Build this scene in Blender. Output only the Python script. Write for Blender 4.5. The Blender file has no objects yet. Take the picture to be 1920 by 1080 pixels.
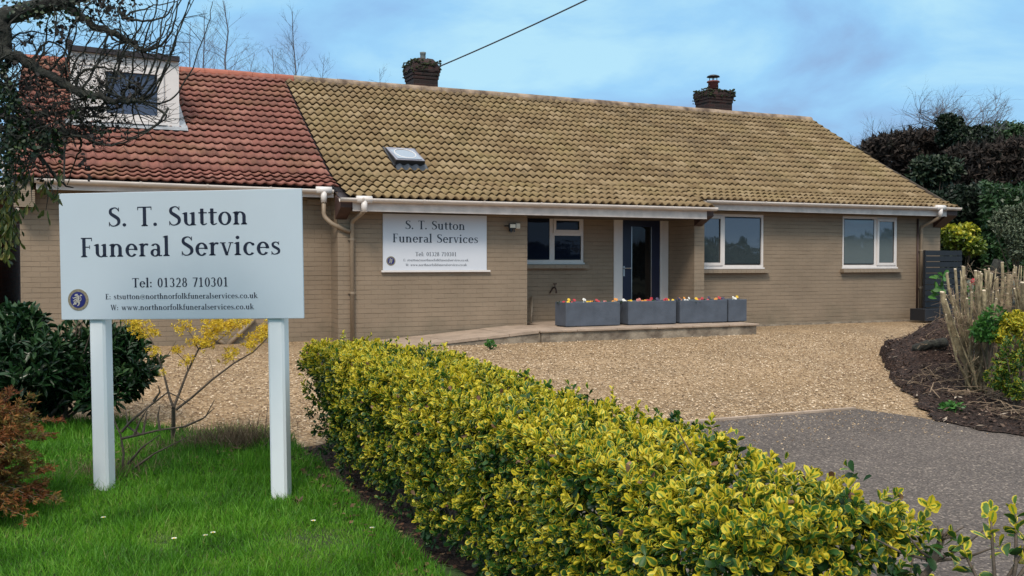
import bpy, math, random
import numpy as np
from mathutils import Vector
R = math.radians
rng = np.random.default_rng(7)
random.seed(7)
SC = bpy.context.scene
COL = SC.collection

# ------------------------------------------------------------------ camera
F, CX, CY, HOR = 1785.0, 960.0, 540.0, 493.0
YAW = math.atan(F / 3983.0)
PITCH = math.atan((CY - HOR) / F)
CAM = np.array([-3.59, -14.72, 1.25])
cd = bpy.data.cameras.new('camera')
cam = bpy.data.objects.new('camera', cd)
COL.objects.link(cam)
cam.location = CAM
cam.rotation_euler = (R(90) - PITCH, 0, -YAW)
cd.sensor_width = 36
cd.lens = F / 1920 * 36
cd.clip_start = .05
cd.clip_end = 3000
SC.camera = cam

# ------------------------------------------------------------------ world
W = bpy.data.worlds.new('World')
SC.world = W
W.use_nodes = True
SUN_EL, SUN_AZ = R(50), R(214)        # direction the light comes from, azimuth clockwise from +Y


def build_world():
    nt = W.node_tree
    N, L = nt.nodes, nt.links
    bg = N['Background']
    bg.inputs[1].default_value = .1
    sky = N.new('ShaderNodeTexSky')
    sky.sky_type = 'NISHITA'
    sky.sun_disc = False
    sky.sun_elevation = SUN_EL
    sky.sun_rotation = SUN_AZ
    sky.air_density = 1.2
    tc = N.new('ShaderNodeTexCoord')
    sep = N.new('ShaderNodeSeparateXYZ')
    L.new(tc.outputs['Generated'], sep.inputs[0])

    def m(op, a, b=None, c=None):
        n = N.new('ShaderNodeMath')
        n.operation = op
        for i, v in enumerate((a, b, c)):
            if v is None: continue
            if isinstance(v, (int, float)): n.inputs[i].default_value = v
            else: L.new(v, n.inputs[i])
        return n.outputs[0]
    den = m('ADD', m('MAXIMUM', sep.outputs[2], 0), .22)
    cmb = N.new('ShaderNodeCombineXYZ')
    L.new(m('DIVIDE', sep.outputs[0], den), cmb.inputs[0])
    L.new(m('DIVIDE', sep.outputs[1], den), cmb.inputs[1])
    no = N.new('ShaderNodeTexNoise')
    no.inputs['Scale'].default_value = 1.5
    no.inputs['Detail'].default_value = 8
    no.inputs['Roughness'].default_value = .55
    no.inputs['Distortion'].default_value = .35
    L.new(cmb.outputs[0], no.inputs['Vector'])
    rp = N.new('ShaderNodeValToRGB')
    e = rp.color_ramp.elements
    e[0].position = .40; e[0].color = (.215, .365, .595, 1)
    e[1].position = .67; e[1].color = (.375, .635, .78, 1)
    k = e.new(.475); k.color = (.23, .44, .70, 1)
    k = e.new(.555); k.color = (.262, .520, .765, 1)
    L.new(m('ADD', no.outputs[0], m('MULTIPLY', m('SUBTRACT', sep.outputs[2], .15), .85)), rp.inputs[0])
    # whiter, thicker cloud overhead and behind
    zr = N.new('ShaderNodeMapRange')
    zr.inputs[1].default_value = .35; zr.inputs[2].default_value = .75
    L.new(sep.outputs[2], zr.inputs[0])
    mx = N.new('ShaderNodeMix'); mx.data_type = 'RGBA'
    L.new(zr.outputs[0], mx.inputs[0])
    L.new(rp.outputs[0], mx.inputs[6])
    mx.inputs[7].default_value = (1.12, 1.12, 1.14, 1)
    sc = N.new('ShaderNodeMix'); sc.data_type = 'RGBA'; sc.blend_type = 'MULTIPLY'
    sc.inputs[0].default_value = 1
    L.new(mx.outputs[2], sc.inputs[6]); sc.inputs[7].default_value = (10, 10, 10, 1)
    fin = N.new('ShaderNodeMix'); fin.data_type = 'RGBA'
    fin.inputs[0].default_value = .88
    L.new(sky.outputs[0], fin.inputs[6]); L.new(sc.outputs[2], fin.inputs[7])
    L.new(fin.outputs[2], bg.inputs[0])


build_world()
sd = bpy.data.lights.new('sun', 'SUN')
sd.energy = 1.9
sd.angle = R(14)
sd.color = (1, .9, .78)
sun = bpy.data.objects.new('sun', sd)
COL.objects.link(sun)
_d = Vector((math.sin(SUN_AZ) * math.cos(SUN_EL), math.cos(SUN_AZ) * math.cos(SUN_EL), math.sin(SUN_EL)))
sun.rotation_euler = _d.to_track_quat('Z', 'Y').to_euler()
vs = SC.view_settings
vs.view_transform = 'Standard'
vs.look = 'None'
vs.exposure = .36
vs.gamma = 1

# ------------------------------------------------------------------ helpers
FW0 = np.array([math.sin(YAW), math.cos(YAW), 0])
RT = np.array([math.cos(YAW), -math.sin(YAW), 0])
FW = math.cos(PITCH) * FW0 - np.array([0, 0, math.sin(PITCH)])
UP = math.sin(PITCH) * FW0 + np.array([0, 0, math.cos(PITCH)])


def at(u, v, d):
    """world point seen at photo pixel (u, v) at distance d"""
    return CAM + (FW + RT * (u - CX) / F + UP * (CY - v) / F) * d


def gz(y):
    return -0.0725 * np.clip(-(np.asarray(y, float) + 1.5), 0, 6.3)


def tag(o, label=None, cat=None, group=None, kind=None):
    if label: o['label'] = label
    if cat: o['category'] = cat
    if group: o['group'] = group
    if kind: o['kind'] = kind
    return o


def empty(name, loc=(0, 0, 0), rz=0):
    o = bpy.data.objects.new(name, None)
    COL.objects.link(o)
    o.location = loc
    o.rotation_euler = (0, 0, rz)
    o.empty_display_size = .1
    return o


def link(name, me, mat, parent=None, smooth=False):
    o = bpy.data.objects.new(name, me)
    COL.objects.link(o)
    if mat is not None:
        for mm in (mat if isinstance(mat, (list, tuple)) else [mat]): me.materials.append(mm)
    if parent is not None: o.parent = parent
    if smooth:
        me.polygons.foreach_set('use_smooth', np.ones(len(me.polygons), bool))
    return o


class MB:
    def __init__(s):
        s.v = []; s.f = []; s.mi = []; s.cur = 0

    def add(s, vs, fs):
        n = len(s.v)
        s.v += [tuple(map(float, p)) for p in vs]
        for f in fs:
            s.f.append(tuple(i + n for i in f)); s.mi.append(s.cur)

    def quad(s, a, b, c, d): s.add((a, b, c, d), ((0, 1, 2, 3),))

    def box(s, x0, x1, y0, y1, z0, z1):
        v = [(x, y, z) for z in (z0, z1) for y in (y0, y1) for x in (x0, x1)]
        s.add(v, ((0, 2, 3, 1), (4, 5, 7, 6), (0, 1, 5, 4), (2, 6, 7, 3), (0, 4, 6, 2), (1, 3, 7, 5)))

    def bev(s, x0, x1, y0, y1, z0, z1, b=.01):
        """box with chamfered vertical and top edges"""
        ring = [(x0 + b, y0), (x1 - b, y0), (x1, y0 + b), (x1, y1 - b), (x1 - b, y1), (x0 + b, y1), (x0, y1 - b), (x0, y0 + b)]
        cx, cy = (x0 + x1) / 2, (y0 + y1) / 2

        def rr(z, k): return [(x + (cx - x) / max(abs(cx - x), 1e-6) * k, y + (cy - y) / max(abs(cy - y), 1e-6) * k, z) for x, y in ring]
        v = rr(z0, b * .5) + rr(z0 + b, 0) + rr(z1 - b, 0) + rr(z1, b * .7)
        f = [tuple(range(7, -1, -1)), tuple(range(24, 32))]
        for k in range(3):
            for i in range(8):
                j = (i + 1) % 8
                f.append((k * 8 + i, k * 8 + j, k * 8 + 8 + j, k * 8 + 8 + i))
        s.add(v, f)

    def tube(s, pts, rad, n=6, cap=True):
        pts = [Vector(p) for p in pts]
        if not hasattr(rad, '__len__'): rad = [rad] * len(pts)
        t0 = (pts[1] - pts[0]).normalized()
        a = t0.orthogonal().normalized()
        vs, fs = [], []
        for i, p in enumerate(pts):
            t = (pts[min(i + 1, len(pts) - 1)] - pts[max(i - 1, 0)])
            if t.length < 1e-9: t = t0
            t.normalize()
            a = (a - t * a.dot(t))
            if a.length < 1e-6: a = t.orthogonal()
            a.normalize()
            b = t.cross(a)
            for k in range(n):
                an = 2 * math.pi * k / n
                vs.append(p + (a * math.cos(an) + b * math.sin(an)) * rad[i])
        for i in range(len(pts) - 1):
            for k in range(n):
                j = (k + 1) % n
                fs.append((i * n + k, i * n + j, (i + 1) * n + j, (i + 1) * n + k))
        if cap:
            fs.append(tuple(range(n - 1, -1, -1)))
            fs.append(tuple((len(pts) - 1) * n + k for k in range(n)))
        s.add(vs, fs)

    def lathe(s, c, prof, n=16):
        vs, fs = [], []
        for r, z in prof:
            for k in range(n):
                an = 2 * math.pi * k / n
                vs.append((c[0] + r * math.cos(an), c[1] + r * math.sin(an), c[2] + z))
        for i in range(len(prof) - 1):
            for k in range(n):
                j = (k + 1) % n
                fs.append((i * n + k, i * n + j, (i + 1) * n + j, (i + 1) * n + k))
        fs.append(tuple(range(n - 1, -1, -1)))
        fs.append(tuple((len(prof) - 1) * n + k for k in range(n)))
        s.add(vs, fs)

    def build(s, name, mat, parent=None, smooth=False, off=None):
        me = bpy.data.meshes.new(name)
        v = s.v
        if off is not None: v = [(p[0] - off[0], p[1] - off[1], p[2] - off[2]) for p in v]
        me.from_pydata(v, [], s.f)
        if any(s.mi): me.polygons.foreach_set('material_index', s.mi)
        me.update()
        return link(name, me, mat, parent, smooth)


def np_mesh(name, V, Q, mat, parent=None, attrs=None, smooth=False):
    """fast mesh of quads; attrs: dict name -> float per vertex"""
    me = bpy.data.meshes.new(name)
    V = np.asarray(V, np.float32); Q = np.asarray(Q, np.int32)
    me.vertices.add(len(V)); me.vertices.foreach_set('co', V.ravel())
    me.loops.add(Q.size); me.loops.foreach_set('vertex_index', Q.ravel())
    me.polygons.add(len(Q))
    me.polygons.foreach_set('loop_start', np.arange(0, Q.size, Q.shape[1], dtype=np.int32))
    me.update(calc_edges=True)
    for k, a in (attrs or {}).items():
        at_ = me.attributes.new(k, 'FLOAT', 'POINT')
        at_.data.foreach_set('value', np.asarray(a, np.float32).ravel())
    return link(name, me, mat, parent, smooth)


def unit(a): return a / np.maximum(np.linalg.norm(a, axis=-1, keepdims=True), 1e-9)


LEAF_V = np.array([[0, 0, 0], [-.27, .28, .07], [-.47, .58, .12], [-.40, .84, .09], [0, 1, .03], [.40, .84, .09], [.47, .58, .12], [.27, .28, .07], [0, .30, 0], [0, .60, -.02], [0, .84, -.01]])
LEAF_R = np.array([.5, 1, 1, 1, 1, 1, 1, 1, 0, 0, .15])
LEAF_F = np.array([[0, 7, 8, 1], [1, 8, 9, 2], [8, 7, 6, 9], [2, 9, 10, 3], [9, 6, 5, 10], [3, 10, 5, 4]])
BLADE_V = np.array([[-.5, 0, 0], [.5, 0, 0], [.38, .55, .05], [-.38, .55, .05], [.06, 1, -.18], [-.06, 1, -.18]])
BLADE_F = np.array([[0, 1, 2, 3], [3, 2, 4, 5]])
FLAT_V = np.array([[0, 0, 0], [-.5, .5, .06], [0, 1, 0], [.5, .5, .06]])
FLAT_F = np.array([[0, 3, 2, 1]])


def leaves(name, P, D, Nn, ln, wd, mat, parent=None, val=None, tmpl='leaf'):
    TV, TF = {'leaf': (LEAF_V, LEAF_F), 'blade': (BLADE_V, BLADE_F), 'flat': (FLAT_V, FLAT_F)}[tmpl]
    n = len(P)
    D = unit(D); S = unit(np.cross(D, Nn)); U = np.cross(S, D)
    ln = np.broadcast_to(np.asarray(ln, float), n)[:, None, None]
    wd = np.broadcast_to(np.asarray(wd, float), n)[:, None, None]
    cup = rng.uniform(-.3, 2.6, (n, 1, 1)) if tmpl == 'leaf' else 1.0
    V = P[:, None] + S[:, None] * TV[None, :, 0:1] * wd * (1.0 if tmpl != 'leaf' else 1.12 - .12 * np.abs(cup)) + D[:, None] * TV[None, :, 1:2] * ln + U[:, None] * TV[None, :, 2:3] * ln * cup
    if tmpl == 'leaf': V = V - U[:, None] * (TV[None, :, 1:2] ** 2) * ln * rng.uniform(-.1, .38, (n, 1, 1))
    k = len(TV)
    Q = (TF[None] + (np.arange(n) * k)[:, None, None]).reshape(-1, 4)
    at_ = {'tint': np.repeat(val if val is not None else rng.random(n), k)}
    if tmpl == 'leaf': at_['rim'] = np.tile(LEAF_R, n)
    return np_mesh(name, V.reshape(-1, 3), Q, mat, parent, at_)


def rnd(n): return unit(rng.normal(size=(n, 3)))


# ------------------------------------------------------------------ materials
def newmat(name):
    m = bpy.data.materials.new(name)
    m.use_nodes = True
    nt = m.node_tree
    return m, nt.nodes, nt.links, nt.nodes['Principled BSDF']


def plain(name, col, rough=.6, metal=0, var=.12, scale=6, bump=0, bscale=40, spec=.5, col2=None):
    """colour with a soft noise variation and optional bump"""
    m, N, L, b = newmat(name)
    tc = N.new('ShaderNodeTexCoord')
    no = N.new('ShaderNodeTexNoise')
    no.inputs['Scale'].default_value = scale; no.inputs['Detail'].default_value = 6
    L.new(tc.outputs['Object'], no.inputs['Vector'])
    rp = N.new('ShaderNodeValToRGB')
    c2 = col2 or tuple(c * (1 + var) for c in col)
    c1 = tuple(c * (1 - var) for c in col)
    rp.color_ramp.elements[0].position = .35; rp.color_ramp.elements[1].position = .65
    rp.color_ramp.elements[0].color = (*c1, 1); rp.color_ramp.elements[1].color = (*c2, 1)
    L.new(no.outputs[0], rp.inputs[0]); L.new(rp.outputs[0], b.inputs['Base Color'])
    b.inputs['Roughness'].default_value = rough; b.inputs['Metallic'].default_value = metal
    b.inputs['Specular IOR Level'].default_value = spec
    if bump:
        n2 = N.new('ShaderNodeTexNoise'); n2.inputs['Scale'].default_value = bscale; n2.inputs['Detail'].default_value = 5
        L.new(tc.outputs['Object'], n2.inputs['Vector'])
        bp = N.new('ShaderNodeBump'); bp.inputs['Strength'].default_value = 1; bp.inputs['Distance'].default_value = bump
        L.new(n2.outputs[0], bp.inputs['Height']); L.new(bp.outputs[0], b.inputs['Normal'])
    return m


def leafmat(name, stops, rim=None, rough=.45, trans=.25, thr=.55):
    """stops: [(pos, rgb)] over the per-leaf random; rim = (rgb, rgb) yellow margin by attribute"""
    m, N, L, b = newmat(name)
    at_ = N.new('ShaderNodeAttribute'); at_.attribute_name = 'tint'
    rp = N.new('ShaderNodeValToRGB')
    e = rp.color_ramp.elements
    e[0].position = stops[0][0]; e[0].color = (*stops[0][1], 1)
    e[1].position = stops[-1][0]; e[1].color = (*stops[-1][1], 1)
    for p, c in stops[1:-1]:
        k = e.new(p); k.color = (*c, 1)
    L.new(at_.outputs['Fac'], rp.inputs[0])
    col = rp.outputs[0]
    if rim:
        ra = N.new('ShaderNodeAttribute'); ra.attribute_name = 'rim'
        ge = N.new('ShaderNodeNewGeometry')
        # margin width grows with tint (new growth is nearly all yellow)
        mr = N.new('ShaderNodeMapRange'); mr.inputs[1].default_value = .15; mr.inputs[2].default_value = 1
        mr.inputs[3].default_value = 1.02; mr.inputs[4].default_value = .12
        L.new(at_.outputs['Fac'], mr.inputs[0])
        no = N.new('ShaderNodeTexNoise'); no.inputs['Scale'].default_value = 90
        ma = N.new('ShaderNodeMath'); ma.operation = 'MULTIPLY_ADD'; ma.inputs[1].default_value = .5
        L.new(no.outputs[0], ma.inputs[0]); L.new(ra.outputs['Fac'], ma.inputs[2])
        sb = N.new('ShaderNodeMath'); sb.operation = 'SUBTRACT'; L.new(ma.outputs[0], sb.inputs[0]); L.new(mr.outputs[0], sb.inputs[1])
        m2 = N.new('ShaderNodeMapRange'); m2.inputs[1].default_value = .24; m2.inputs[2].default_value = .46
        L.new(sb.outputs[0], m2.inputs[0])
        yr = N.new('ShaderNodeMix'); yr.data_type = 'RGBA'
        L.new(ge.outputs['Random Per Island'], yr.inputs[0])
        yr.inputs[6].default_value = (*rim[0], 1); yr.inputs[7].default_value = (*rim[1], 1)
        mx = N.new('ShaderNodeMix'); mx.data_type = 'RGBA'
        L.new(m2.outputs[0], mx.inputs[0]); L.new(col, mx.inputs[6]); L.new(yr.outputs[2], mx.inputs[7])
        col = mx.outputs[2]
    L.new(col, b.inputs['Base Color'])
    b.inputs['Roughness'].default_value = rough
    b.inputs['Specular IOR Level'].default_value = .35
    if trans:
        tr = N.new('ShaderNodeBsdfTranslucent'); L.new(col, tr.inputs[0])
        ms = N.new('ShaderNodeMixShader'); ms.inputs[0].default_value = trans
        L.new(b.outputs[0], ms.inputs[1]); L.new(tr.outputs[0], ms.inputs[2])
        L.new(ms.outputs[0], N['Material Output'].inputs[0])
    return m


def brickmat(name, c1, c2, mortar, msize=.012, bump=.006, vert=1, rough=.75):
    m, N, L, b = newmat(name)
    tc = N.new('ShaderNodeTexCoord'); sp = N.new('ShaderNodeSeparateXYZ'); L.new(tc.outputs['Object'], sp.inputs[0])
    ad = N.new('ShaderNodeMath'); ad.operation = 'ADD'; L.new(sp.outputs[0], ad.inputs[0]); L.new(sp.outputs[1], ad.inputs[1])
    cb = N.new('ShaderNodeCombineXYZ'); L.new(ad.outputs[0], cb.inputs[0]); L.new(sp.outputs[2], cb.inputs[1])
    # slightly wandering joints
    nd = N.new('ShaderNodeTexNoise'); nd.inputs['Scale'].default_value = 3.5; L.new(tc.outputs['Object'], nd.inputs['Vector'])
    va = N.new('ShaderNodeVectorMath'); va.operation = 'MULTIPLY_ADD'; va.inputs[1].default_value = (.01, .012, 0)
    L.new(nd.outputs[1], va.inputs[0]); L.new(cb.outputs[0], va.inputs[2])
    br = N.new('ShaderNodeTexBrick')
    br.inputs['Scale'].default_value = 1; br.inputs['Brick Width'].default_value = .225; br.inputs['Row Height'].default_value = .075
    br.inputs['Mortar Size'].default_value = msize * .5; br.inputs['Mortar Smooth'].default_value = .4; br.inputs['Bias'].default_value = -.1
    br.inputs['Color1'].default_value = (*c1, 1); br.inputs['Color2'].default_value = (*c2, 1); br.inputs['Mortar'].default_value = (*mortar, 1)
    L.new(va.outputs[0], br.inputs['Vector'])
    if vert < 1:                      # thick paint nearly hides the upright joints
        b2 = N.new('ShaderNodeTexBrick')
        b2.inputs['Scale'].default_value = 1; b2.inputs['Brick Width'].default_value = 40; b2.inputs['Row Height'].default_value = .075
        b2.inputs['Mortar Size'].default_value = msize * .5; b2.inputs['Mortar Smooth'].default_value = .4
        b2.inputs['Color1'].default_value = (*c1, 1); b2.inputs['Color2'].default_value = (*c2, 1); b2.inputs['Mortar'].default_value = (*mortar, 1)
        L.new(va.outputs[0], b2.inputs['Vector'])
        pn = N.new('ShaderNodeTexNoise'); pn.inputs['Scale'].default_value = 2.3; pn.inputs['Detail'].default_value = 5
        vs3 = N.new('ShaderNodeVectorMath'); vs3.operation = 'MULTIPLY'; vs3.inputs[1].default_value = (1, 9, 1); L.new(cb.outputs[0], vs3.inputs[0]); L.new(vs3.outputs[0], pn.inputs['Vector'])
        pr = N.new('ShaderNodeMapRange'); pr.inputs[1].default_value = .35; pr.inputs[2].default_value = .65; pr.inputs[3].default_value = .1; pr.inputs[4].default_value = 1.0
        L.new(pn.outputs[0], pr.inputs[0])
        f1 = N.new('ShaderNodeMath'); f1.operation = 'MULTIPLY'; L.new(b2.outputs[1], f1.inputs[0]); L.new(pr.outputs[0], f1.inputs[1])
        f2 = N.new('ShaderNodeMath'); f2.operation = 'MULTIPLY'; f2.inputs[1].default_value = vert; L.new(br.outputs[1], f2.inputs[0])
        fm = N.new('ShaderNodeMath'); fm.operation = 'MAXIMUM'; L.new(f1.outputs[0], fm.inputs[0]); L.new(f2.outputs[0], fm.inputs[1])
        br.inputs['Mortar'].default_value = (*c1, 1)
        m4 = N.new('ShaderNodeMix'); m4.data_type = 'RGBA'; L.new(fm.outputs[0], m4.inputs[0]); L.new(br.outputs[0], m4.inputs[6]); m4.inputs[7].default_value = (*mortar, 1)
        bcol, bfac = m4.outputs[2], fm.outputs[0]
    else: bcol, bfac = br.outputs[0], br.outputs[1]
    no = N.new('ShaderNodeTexNoise'); no.inputs['Scale'].default_value = 1.3; no.inputs['Detail'].default_value = 8; L.new(tc.outputs['Object'], no.inputs['Vector'])
    mr = N.new('ShaderNodeMapRange'); mr.inputs[1].default_value = .3; mr.inputs[2].default_value = .7; mr.inputs[3].default_value = .86; mr.inputs[4].default_value = 1.1
    L.new(no.outputs[0], mr.inputs[0])
    mx = N.new('ShaderNodeMix'); mx.data_type = 'RGBA'; mx.blend_type = 'MULTIPLY'; mx.inputs[0].default_value = 1
    if vert < 1:
        gn = N.new('ShaderNodeTexNoise'); gn.inputs['Scale'].default_value = 2.0; gn.inputs['Detail'].default_value = 9; gn.inputs['Roughness'].default_value = .65; L.new(tc.outputs['Object'], gn.inputs['Vector'])
        gm = N.new('ShaderNodeMath'); gm.operation = 'MULTIPLY_ADD'; gm.inputs[1].default_value = -.55; L.new(sp.outputs[2], gm.inputs[0]); L.new(gn.outputs[0], gm.inputs[2])
        gr = N.new('ShaderNodeMapRange'); gr.inputs[1].default_value = .30; gr.inputs[2].default_value = .62; gr.inputs[4].default_value = .55; L.new(gm.outputs[0], gr.inputs[0])
        g5 = N.new('ShaderNodeMix'); g5.data_type = 'RGBA'; L.new(gr.outputs[0], g5.inputs[0]); L.new(bcol, g5.inputs[6]); g5.inputs[7].default_value = (.15, .125, .085, 1)
        sn = N.new('ShaderNodeTexNoise'); sn.inputs['Scale'].default_value = 22; sn.inputs['Detail'].default_value = 3; L.new(tc.outputs['Object'], sn.inputs['Vector'])
        sr = N.new('ShaderNodeMapRange'); sr.inputs[1].default_value = .62; sr.inputs[2].default_value = .72; sr.inputs[4].default_value = .35; L.new(sn.outputs[0], sr.inputs[0])
        g6 = N.new('ShaderNodeMix'); g6.data_type = 'RGBA'; L.new(sr.outputs[0], g6.inputs[0]); L.new(g5.outputs[2], g6.inputs[6]); g6.inputs[7].default_value = (.20, .15, .105, 1)
        bcol = g6.outputs[2]
    L.new(bcol, mx.inputs[6]); L.new(mr.outputs[0], mx.inputs[7])
    L.new(mx.outputs[2], b.inputs['Base Color'])
    iv = N.new('ShaderNodeMath'); iv.operation = 'MULTIPLY_ADD'; iv.inputs[1].default_value = -1; L.new(bfac, iv.inputs[0])
    nf = N.new('ShaderNodeTexNoise'); nf.inputs['Scale'].default_value = 45; nf.inputs['Detail'].default_value = 5; L.new(tc.outputs['Object'], nf.inputs['Vector'])
    nm = N.new('ShaderNodeMath'); nm.operation = 'MULTIPLY'; nm.inputs[1].default_value = .35; L.new(nf.outputs[0], nm.inputs[0]); L.new(nm.outputs[0], iv.inputs[2])
    bp = N.new('ShaderNodeBump'); bp.inputs['Distance'].default_value = bump; L.new(iv.outputs[0], bp.inputs['Height']); L.new(bp.outputs[0], b.inputs['Normal'])
    b.inputs['Roughness'].default_value = rough
    b.inputs['Specular IOR Level'].default_value = .3
    return m


def tilemat(name, cols, pitch, moss, dirt):
    """per-tile random colour, lichen and soot stains"""
    m, N, L, b = newmat(name)
    a = N.new('ShaderNodeAttribute'); a.attribute_name = 'tint'
    rp = N.new('ShaderNodeValToRGB'); e = rp.color_ramp.elements
    e[0].position = 0; e[0].color = (*cols[0], 1); e[1].position = 1; e[1].color = (*cols[-1], 1)
    for i, c in enumerate(cols[1:-1]):
        k = e.new((i + 1) / (len(cols) - 1)); k.color = (*c, 1)
    L.new(a.outputs['Fac'], rp.inputs[0])
    tc = N.new('ShaderNodeTexCoord')

    def layer(col_in, scale, lo, hi, c, amt, det=8, attr=None):
        no = N.new('ShaderNodeTexNoise'); no.inputs['Scale'].default_value = scale; no.inputs['Detail'].default_value = det; no.inputs['Roughness'].default_value = .65
        L.new(tc.outputs['Object'], no.inputs['Vector'])
        src = no.outputs[0]
        if attr:
            aa = N.new('ShaderNodeAttribute'); aa.attribute_name = attr
            ad = N.new('ShaderNodeMath'); ad.operation = 'ADD'; L.new(src, ad.inputs[0]); L.new(aa.outputs['Fac'], ad.inputs[1]); src = ad.outputs[0]
        mr = N.new('ShaderNodeMapRange'); mr.inputs[1].default_value = lo; mr.inputs[2].default_value = hi; mr.inputs[4].default_value = amt
        L.new(src, mr.inputs[0])
        mx = N.new('ShaderNodeMix'); mx.data_type = 'RGBA'; L.new(mr.outputs[0], mx.inputs[0]); L.new(col_in, mx.inputs[6]); mx.inputs[7].default_value = (*c, 1)
        return mx.outputs[2]
    c = layer(rp.outputs[0], 1.1, .5, .72, moss, .55)
    c = layer(c, 2.2, .55, .8, dirt, .75, attr='stain')
    c = layer(c, 30, .6, .72, tuple(x * .45 for x in dirt), .55, det=3)
    c = layer(c, 60, .62, .7, tuple(min(1, x * 1.6) for x in cols[-1]), .4, det=2)
    L.new(c, b.inputs['Base Color'])
    b.inputs['Roughness'].default_value = .85; b.inputs['Specular IOR Level'].default_value = .25
    nf = N.new('ShaderNodeTexNoise'); nf.inputs['Scale'].default_value = 50; nf.inputs['Detail'].default_value = 4; L.new(tc.outputs['Object'], nf.inputs['Vector'])
    bp = N.new('ShaderNodeBump'); bp.inputs['Distance'].default_value = .006; L.new(nf.outputs[0], bp.inputs['Height']); L.new(bp.outputs[0], b.inputs['Normal'])
    return m


def pebblemat(name, cols, scale, big=None, bump=.01, rough=.8, stretch=1.0):
    """loose stones: voronoi cells each with its own colour"""
    m, N, L, b = newmat(name)
    tc = N.new('ShaderNodeTexCoord')
    vo = N.new('ShaderNodeTexVoronoi'); vo.inputs['Scale'].default_value = scale; vo.inputs['Randomness'].default_value = 1
    L.new(tc.outputs['Object'], vo.inputs['Vector'])
    sp = N.new('ShaderNodeSeparateColor'); L.new(vo.outputs['Color'], sp.inputs[0])
    rp = N.new('ShaderNodeValToRGB'); e = rp.color_ramp.elements
    e[0].position = 0; e[0].color = (*cols[0], 1); e[1].position = 1; e[1].color = (*cols[-1], 1)
    for i, c in enumerate(cols[1:-1]):
        k = e.new((i + 1) / (len(cols) - 1)); k.color = (*c, 1)
    L.new(sp.outputs[0], rp.inputs[0])
    col = rp.outputs[0]
    no = N.new('ShaderNodeTexNoise'); no.inputs['Scale'].default_value = .8; no.inputs['Detail'].default_value = 7; L.new(tc.outputs['Object'], no.inputs['Vector'])
    mr = N.new('ShaderNodeMapRange'); mr.inputs[1].default_value = .3; mr.inputs[2].default_value = .7; mr.inputs[3].default_value = .82; mr.inputs[4].default_value = 1.14
    L.new(no.outputs[0], mr.inputs[0])
    mx = N.new('ShaderNodeMix'); mx.data_type = 'RGBA'; mx.blend_type = 'MULTIPLY'; mx.inputs[0].default_value = 1
    L.new(col, mx.inputs[6]); L.new(mr.outputs[0], mx.inputs[7]); col = mx.outputs[2]
    if big:
        n2 = N.new('ShaderNodeTexNoise'); n2.inputs['Scale'].default_value = big[1]; n2.inputs['Detail'].default_value = 6; L.new(tc.outputs['Object'], n2.inputs['Vector'])
        m2 = N.new('ShaderNodeMapRange'); m2.inputs[1].default_value = .5; m2.inputs[2].default_value = .75; m2.inputs[4].default_value = big[2]
        L.new(n2.outputs[0], m2.inputs[0])
        m3 = N.new('ShaderNodeMix'); m3.data_type = 'RGBA'; L.new(m2.outputs[0], m3.inputs[0]); L.new(col, m3.inputs[6]); m3.inputs[7].default_value = (*big[0], 1); col = m3.outputs[2]
    L.new(col, b.inputs['Base Color'])
    b.inputs['Roughness'].default_value = rough; b.inputs['Specular IOR Level'].default_value = .25
    iv = N.new('ShaderNodeMath'); iv.operation = 'MULTIPLY'; iv.inputs[1].default_value = -1; L.new(vo.outputs['Distance'], iv.inputs[0])
    bp = N.new('ShaderNodeBump'); bp.inputs['Distance'].default_value = bump; L.new(iv.outputs[0], bp.inputs['Height']); L.new(bp.outputs[0], b.inputs['Normal'])
    return m


def glassmat(name, col, ior=1.5, rough=.02, coat=0):
    m, N, L, b = newmat(name)
    b.inputs['Base Color'].default_value = (*col, 1)
    b.inputs['Roughness'].default_value = rough
    b.inputs['IOR'].default_value = ior
    b.inputs['Coat Weight'].default_value = coat
    b.inputs['Coat Roughness'].default_value = .01
    no = N.new('ShaderNodeTexNoise'); no.inputs['Scale'].default_value = 1.5
    bp = N.new('ShaderNodeBump'); bp.inputs['Distance'].default_value = .004; bp.inputs['Strength'].default_value = .5
    L.new(no.outputs[0], bp.inputs['Height']); L.new(bp.outputs[0], b.inputs['Normal'])
    return m


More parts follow.
